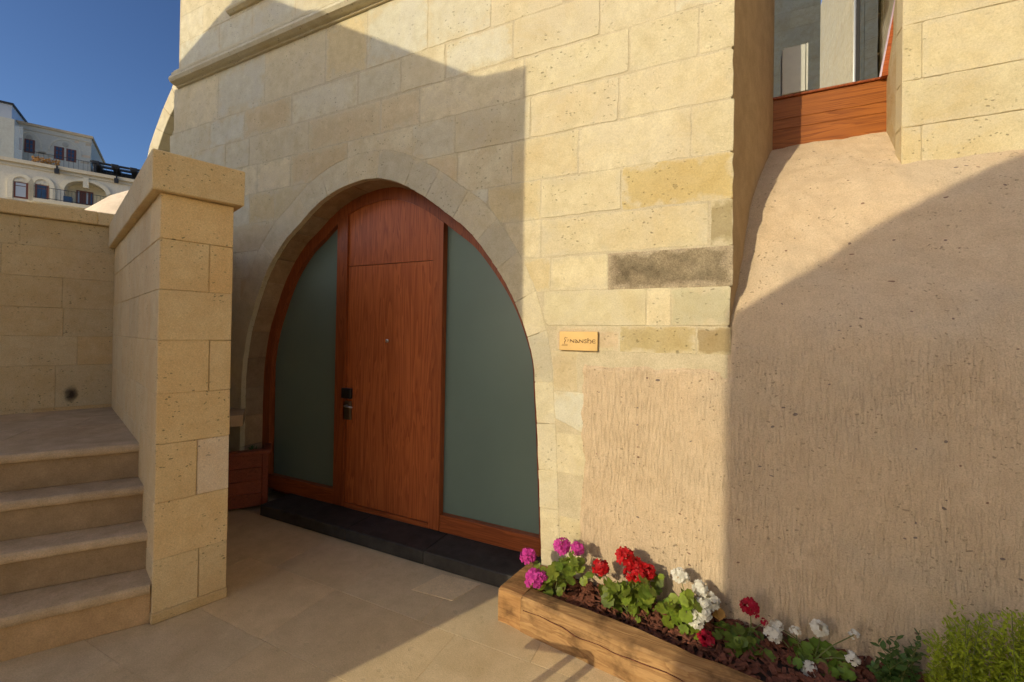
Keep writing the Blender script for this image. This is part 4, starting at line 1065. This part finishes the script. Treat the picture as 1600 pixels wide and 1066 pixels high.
meshobj('key_stone', *boxvf(LFR, nm - 0.18, nm + 0.18, napex - 0.55, napex + 0.35, -0.3, 0.16), 'far_stone', hot, color=(1.08, 1.06, 1.0))
meshobj('terrace_slab', *boxvf(LFR, sL, sR + 12, zcor - 0.001, zcor + 0.28, -16, 0.25), 'far_stone', hot, color=(0.95, 0.9, 0.82))
meshobj('string_course', *boxvf(LFR, sL, sR, zcor - 0.3, zcor - 0.16, -0.1, 0.1), 'far_stone', hot, color=(0.9, 0.86, 0.78))
def hwin(x0, x1, y0, y1, off, fr, pane='far_glass', arched=False, cols=2, rows=3):
    a0, z1 = hp2(x0, y0 + 0.0, off); a1, _ = hp2(x1, y0, off); xm = (x0 + x1) / 2
    z1 = hp2(xm, y0, off)[1]; z0 = hp2(xm, y1, off)[1]
    w = meshobj('window', *boxvf(fr, a0 - 0.05, a1 + 0.05, z0, z1, -0.12, 0.03), 'far_frame', hot)
    ca = (a1 - a0 - 0.08) / cols; top = 0.26 if rows == 2 else 0
    zs_ = [z0 + 0.1, z1 - (z1 - z0) * 0.24, z1 - 0.05] if rows == 2 else [z0 + 0.05 + (z1 - z0 - 0.1) * r / rows for r in range(rows + 1)]
    for c in range(cols):
        for r in range(len(zs_) - 1):
            meshobj('pane', *boxvf(fr, a0 + 0.06 + c * ca, a0 + (c + 1) * ca - 0.0, zs_[r] + 0.03, zs_[r + 1] - 0.03, 0.0, 0.045), pane, w)
    if arched:
        am = (a0 + a1) / 2; hw = (a1 - a0) / 2 + 0.1
        o1 = [(am - (hw + 0.3) * math.cos(math.pi * i / 12), z1 - 0.05 + 0.75 * math.sin(math.pi * i / 12)) for i in range(13)]; i1 = [(am - hw * math.cos(math.pi * i / 12), z1 - 0.05 + 0.5 * math.sin(math.pi * i / 12)) for i in range(13)]
        o1 = [(o1[0][0], z0 - 0.1)] + o1 + [(o1[-1][0], z0 - 0.1)]; i1 = [(i1[0][0], z0 - 0.1)] + i1 + [(i1[-1][0], z0 - 0.1)]
        ringmesh('surround', o1, i1, -0.05, 0.1, 'far_stone', w, fr, (1.1, 1.08, 1.02))
        for k in (-1, 0, 1):
            pts = [(am + k * hw * 0.55 + 0.16 * math.cos(q * math.pi / 3), z1 + 0.18 - 0.06 * abs(k) + 0.13 * math.sin(q * math.pi / 3)) for q in range(6)]
            prism('carving', fr, pts, -0.02, 0.06, 'far_stone', w, (1.05, 1.03, 0.98))
    return w
hwin(23, 43, 285, 310, 0.02, LFR, 'far_blind', True, 1, 2)
hwin(56.5, 75, 289, 314.5, 0.02, LFR, 'far_glass', True, 1, 2)
# balcony door and rail
a0, z1 = hp2(119.5, 297, -0.88); a1, _ = hp2(146, 300, -0.88)
bdw = meshobj('balcony_door', *boxvf(LFR, a0, a1, nbot, z1, -0.92, -0.85), 'far_frame', hot)
for k in range(4):
    if k in (1,): continue
    w = (a1 - a0) / 4; meshobj('pane', *boxvf(LFR, a0 + k * w + 0.1, a0 + (k + 1) * w - 0.06, nbot + 0.5, z1 - 0.12, -0.86, -0.835), 'far_blind' if k != 3 else 'far_glass', bdw)
bs0, bz = hp2(78, 322, 1.0); bs1, _ = hp2(168, 322, 1.0); bzr = nbot + 1.0
meshobj('balcony_slab', *boxvf(LFR, nx0 - 1.6, nx1 + 0.2, nbot - 0.3, nbot, -0.85, 1.2), 'far_stone', hot, color=(1.05, 1.0, 0.9))
def railing(fr, s0, s1, z0, h, n, name, parent, step=0.22):
    prt = [boxvf(fr, s0, s1, z0 + h - 0.035, z0 + h, n - 0.02, n + 0.02), boxvf(fr, s0, s1, z0 + 0.08, z0 + 0.12, n - 0.02, n + 0.02)]
    r = meshobj(name, *join(prt), 'iron', parent); s = s0
    bars = []
    while s < s1: bars.append(boxvf(fr, s, s + 0.018, z0 - 0.02, z0 + h - 0.02, n - 0.009, n + 0.009)); s += step
    b = meshobj('bars', *join(bars), 'iron', r); b['kind'] = 'stuff'
railing(LFR, nx0 - 1.55, nx1 + 0.15, nbot, 1.0, 1.15, 'balcony_rail', hot)
for k in range(3):
    meshobj('bracket', *boxvf(LFR, nx0 - 1.2 + k * 2.2, nx0 - 0.9 + k * 2.2, nbot - 0.75, nbot - 0.301, -0.02, 0.9), 'far_stone', hot, color=(1.05, 0.98, 0.82))
meshobj('potted_plant_tub', *boxvf(LFR, nx0 + 0.1, nx0 + 0.6, nbot, nbot + 0.6, 0.3, 0.8), 'far_glass', hot)
# upper storey; its bluish shade is put into the wall tint
uR, utop = hp2(143, 217, -3); uL = hp2(17, 190, -3)[0]
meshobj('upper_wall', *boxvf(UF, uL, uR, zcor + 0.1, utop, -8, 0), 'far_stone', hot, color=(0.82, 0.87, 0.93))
meshobj('roof_coping', *boxvf(UF, uL, uR + 0.12, utop + 0.001, utop + 0.22, -8, 0.12), 'far_stone', hot, color=(0.75, 0.66, 0.55))
meshobj('string_course', *boxvf(UF, uL, uR + 0.05, utop - 0.42, utop - 0.34, -0.05, 0.07), 'far_stone', hot, color=(0.8, 0.8, 0.8))
for q in ((39.5, 53.5, 218, 239), (86, 99, 229.5, 249.5), (105, 118, 233.5, 253), (27, 33, 215, 234)): hwin(*q, -2.98, UF, rows=3)
for (xa, xb, yt) in ((25, 66, 205), (75, 128, 217)):
    a0, z0 = hp2(xa, yt + 14, -3); a1, _ = hp2(xb, yt + 14, -3); z1 = hp2((xa + xb) / 2, yt, -3)[1]
    z0 = z1 - 1.3
    oc = [((a0 + a1) / 2 - (a1 - a0) / 2 * math.cos(math.pi * i / 16), z0 + 1.3 * math.sin(math.pi * i / 16)) for i in range(17)]
    ic = [((a0 + a1) / 2 - ((a1 - a0) / 2 - 0.12) * math.cos(math.pi * i / 16), z0 + 1.17 * math.sin(math.pi * i / 16)) for i in range(17)]
    ringmesh('blind_arch', oc, ic, -0.02, 0.05, 'far_stone', hot, UF, (0.9, 0.94, 0.98))
    am = (a0 + a1) / 2
    prism('medallion', UF, [(am + 0.2 * math.cos(q), z0 + 0.75 + 0.2 * math.sin(q)) for q in [i * math.pi / 5 for i in range(10)]], -0.02, 0.06, 'far_stone', hot, (0.6, 0.62, 0.65))
for k in range(12):
    px_ = random.uniform(28, 138); py_ = 192 + 0.2 * px_ + random.uniform(6, 40); a0, z0 = hp2(px_, py_, -3); w = random.uniform(0.3, 0.7); h = random.uniform(0.15, 0.3)
    if any(abs(px_ - q) < 9 and abs(py_ - r) < 16 for q, r in ((46, 228), (92, 240), (111, 243), (30, 225))): continue
    prism('patch_stone', UF, [(a0, z0), (a0 + w, z0 + 0.02), (a0 + w * 0.95, z0 + h), (a0 + 0.05, z0 + h * 0.9)], -0.05, 0.012, 'far_stone', hot, random.choice(((0.95, 0.93, 0.92), (0.72, 0.66, 0.6), (0.98, 0.85, 0.75))))
railing(LFR, hp2(35, 255, -0.3)[0], hp2(143, 270, -0.3)[0], zcor + 0.28, 1.0, -0.3, 'terrace_rail', hot, 0.3)
# flowers on the terrace rail
V = []; Fc = []
f0, _ = hp2(52, 255, -0.3); f1, _ = hp2(94, 258, -0.3)
for k in range(260):
    c = LFR.p(random.uniform(f0, f1), zcor + 0.3 + random.uniform(0, 0.5), 0.0 + random.uniform(-.2, .2)); s = random.uniform(.05, .12); o = len(V)
    for q in range(4): V.append(c + Vector((random.uniform(-s, s), random.uniform(-s, s), random.uniform(-s, s))))
    Fc += [[o, o + 1, o + 2], [o, o + 2, o + 3], [o, o + 1, o + 3]]
fb = meshobj('terrace_flowers', V, Fc, 'dry_leaf'); tag(fb, 'strip of reddish flowers along the far hotel terrace railing', 'flowers', kind='stuff')
# bay at left with rooftop glass box
bf = hfr(-1.6); bR = hp2(22, 215, -1.6)[0]; bL = hp2(-60, 215, -1.6)[0]; bt = hp2(10, 184, -1.6)[1]
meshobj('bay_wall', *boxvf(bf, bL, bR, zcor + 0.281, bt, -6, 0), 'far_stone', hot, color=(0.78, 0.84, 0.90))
meshobj('bay_door', *boxvf(bf, bR - 2.3, bR - 1.3, zcor + 0.3, zcor + 2.6, -0.02, 0.04), 'far_stone', hot, color=(1.1, 1.05, 0.9))
meshobj('glass_screen', *boxvf(bf, bR + 0.02, bR + 0.5, zcor + 0.3, bt - 0.5, 0.0, 0.03), 'screen_glass', hot)
g0 = hp2(18, 175, -1.6)[0]
meshobj('roof_glazing', *boxvf(bf, bL, g0, bt, bt + 1.2, -4, -0.1), 'far_blind', hot, color=(0.6, 0.7, 0.8))
meshobj('roof_glazing_cap', *boxvf(bf, bL, g0 + 0.1, bt + 1.201, bt + 1.36, -4.1, 0), 'iron', hot)
# terrace pergola of dark beams at right
per = thing('terrace_pergola', 'dark sloping timber pergola on the far hotel terrace', 'pergola', LFR.p(uR + 3, zcor + 0.28, -4))
pe0 = uR + 0.3; pe1 = pe0 + 10.5
for k in range(8):
    a = pe0 + k * 1.3
    cbox('beam', LFR, a, a + 0.5, zcor + 1.45, zcor + 1.7, -9, -1.0, 'iron', per, ch=0.01)
for k in range(6):
    cbox('purlin', LFR, pe0 - 0.2, pe1, zcor + 1.71, zcor + 1.85, -2.0 - k * 1.2, -1.7 - k * 1.2, 'iron', per, ch=0.01)
for k in range(4):
    cbox('post', LFR, pe0 + 0.1 + k * 3.1, pe0 + 0.3 + k * 3.1, zcor + 0.28, zcor + 1.45, -1.3, -1.1, 'iron', per, ch=0.01)
meshobj('back_screen', *boxvf(LFR, pe0, pe1, zcor + 0.28, zcor + 1.45, -3.6, -3.4), 'iron', per)
railing(LFR, pe0, pe1, zcor + 0.28, 0.9, -0.3, 'parapet_rail', per, 0.35)
for xx in (89, 182):
    s, z = hp2(xx, 266 if xx < 100 else 281, 0.3)
    V, F_ = join([boxvf(LFR, s - 0.14, s + 0.14, z - 0.3, z + 0.1, 0.2, 0.45), boxvf(LFR, s - 0.05, s + 0.05, z + 0.1, z + 0.35, 0.26, 0.38)])
    o = meshobj('floodlight', V, F_, 'iron'); tag(o, 'small black floodlight under hotel terrace edge, above the arched windows' if xx < 100 else 'small black floodlight under hotel terrace edge, below the pergola', 'lamp', 'terrace floodlights')

# ------------------------------------------------------------------ houses across the courtyard (behind the camera: they throw the shadows and show in the window)
def house(name, label, poly, yf, depth_dir, depth, mat='tuff', roofmat='tuff'):
    t = thing(name, label, 'building', (sum(p[0] for p in poly) / len(poly), yf - 1.5, 0))
    D = Vector(depth_dir).normalized() * depth; n = len(poly)
    V = [(x, yf, z) for x, z in poly] + [(x + D.x, yf + D.y, z) for x, z in poly]
    Fc = [list(range(n)), list(range(n, 2 * n))] + [[i, (i + 1) % n, n + (i + 1) % n, n + i] for i in range(n)]
    meshobj('wall', V, Fc, mat, t); return t
YA = -6.0
def toA(x, z, Y, y0=P): return x - SX / SY * (y0 - Y), z + RISE * (y0 - Y)
pA = [toA(*q, YA) for q in ((-9.2, 2.95), (-4.173, 4.986), (-1.532, 3.463), (-1.15, 3.435))]
pA = [(pA[0][0], 0)] + pA + [(pA[-1][0], 0)]
hA = house('gabled_house', 'gabled stone house opposite the arched doorway', pA, YA, (-0.75, -0.66), 5.0)
YBh = -11.5
def toB(x, z, d): return x - SX / SY * (P + d - YBh), z + RISE * (P + d - YBh)
q0 = toB(0.06, 1.80, 0.0); q1 = toB(0.74, 2.28, 0.30); q2 = toB(1.47, 2.66, 0.62)
q3 = (q2[0] + 0.8, q2[1] + 0.45); q4 = (q2[0] + 2.6, q2[1] - 0.6)
pB = [(q0[0], 0), q0, q1, q2, q3, q4, (q4[0], 0)]
hB = house('narrow_house', 'narrow steep-gabled stone house opposite the rock face', pB, YBh, (-0.15, -1), 2.2)
# walls that the recess window mirrors, then the added bounce walls
tw = thing('tall_wall', 'tall stone wall end opposite the recessed window', 'wall', (1.4, -5, 0))
TF = Fr((0, -4.66, 0), (1, 0, 0), (0, 1, 0))
def ashlar(fr, a0, a1, z0, z1, n0, parent, hgt=0.42, big=False):
    z = z0; k = 0
    meshobj('mortar_core', *boxvf(fr, a0, a1, 0, z1, n0, -0.004), 'mortar', parent)
    while z < z1:
        a = a0 - (0.3 if k % 2 else 0)
        while a < a1:
            w = random.uniform(0.6, 0.9); cbox('stone_block', fr, max(a, a0), min(a + w, a1), z, min(z + hgt, z1), -0.1, 0.0, 'tuff', parent, jc(1, 0.07, 0.03), ch=0.004, gap=0.001); a += w
        z += hgt; k += 1
ashlar(TF, 0.6, 2.15, 6.2, 11.5, -0.35, tw)
tw2 = thing('side_street_wall', 'tall sunlit stone wall of the side street behind the tall wall end', 'wall', (3.3, -8, 0))
ashlar(Fr((3.1, -10.5, 0), (0, 1, 0), (-1, 0, 0)), 0.0, 5.2, 7.0, 13.0, -0.4, tw2)
pw = thing('sloped_parapet', 'stone parapet wall with sloping coping joined to the tall wall end', 'wall', (-0.2, -4.9, 0))
prism('wall', TF, [(-1.1, 0), (0.595, 0), (0.595, 9.5), (-1.1, 8.5)], -0.35, 0.0, 'tuff', pw)
prism('coping_stone', TF, [(-1.15, 8.48), (0.594, 9.502), (0.594, 9.64), (-1.15, 8.62)], -0.42, 0.07, 'tuff', pw, (0.95, 0.9, 0.8))
rw = thing('court_bounce_wall', 'long unseen stone wall added to bounce sunlight onto the stair wall', 'wall', (9, -2, 0))  # added out of view as a reflector to brighten right-facing surfaces
cf_ = thing('angled_bounce_wall', 'broad unseen stone slab added and angled to bounce sunlight into the courtyard', 'building', (12, 0, 0))  # added too, turned towards the sun for stronger warm bounce
prism('wall', Fr((0, 0, 0), (1, 0, 0), (0, 0, 1), (0, 1, 0)), [(9.4, 4.2), (16.0, -4.6), (16.5, -4.2), (9.9, 4.6)], 0, 12, 'tuff', cf_)
prism('wall', Fr((0, 0, 0), (1, 0, 0), (0, 0, 1), (0, 1, 0)), [(7, -14), (7.5, -14), (7.5, -4.4), (7, -4.4)], 0, 9.5, 'tuff', rw)
# iron handrail in the sunny gap between the two houses
hr = thing('iron_handrail', 'thin black iron handrail on two posts across the courtyard', 'handrail', (-1.9, -0.6, 0))
pts = []
for q in ((866, 1046), (908, 1052)):
    g_ = onZ(*q, 0); b_ = Vector((g_.x - SX * 2.35, g_.y - SY * 2.35, 0)); pts.append(b_)
    meshobj('post', *tube([b_, b_ + Vector((0, 0, 0.98))], 0.02, 8), 'iron', hr)
dv_ = (pts[1] - pts[0]); pts[0] -= dv_ * 2.0
meshobj('rail', *tube([pts[0] + Vector((0, 0, 0.98)), pts[1] + Vector((0, 0, 0.98))], 0.022, 8), 'iron', hr)
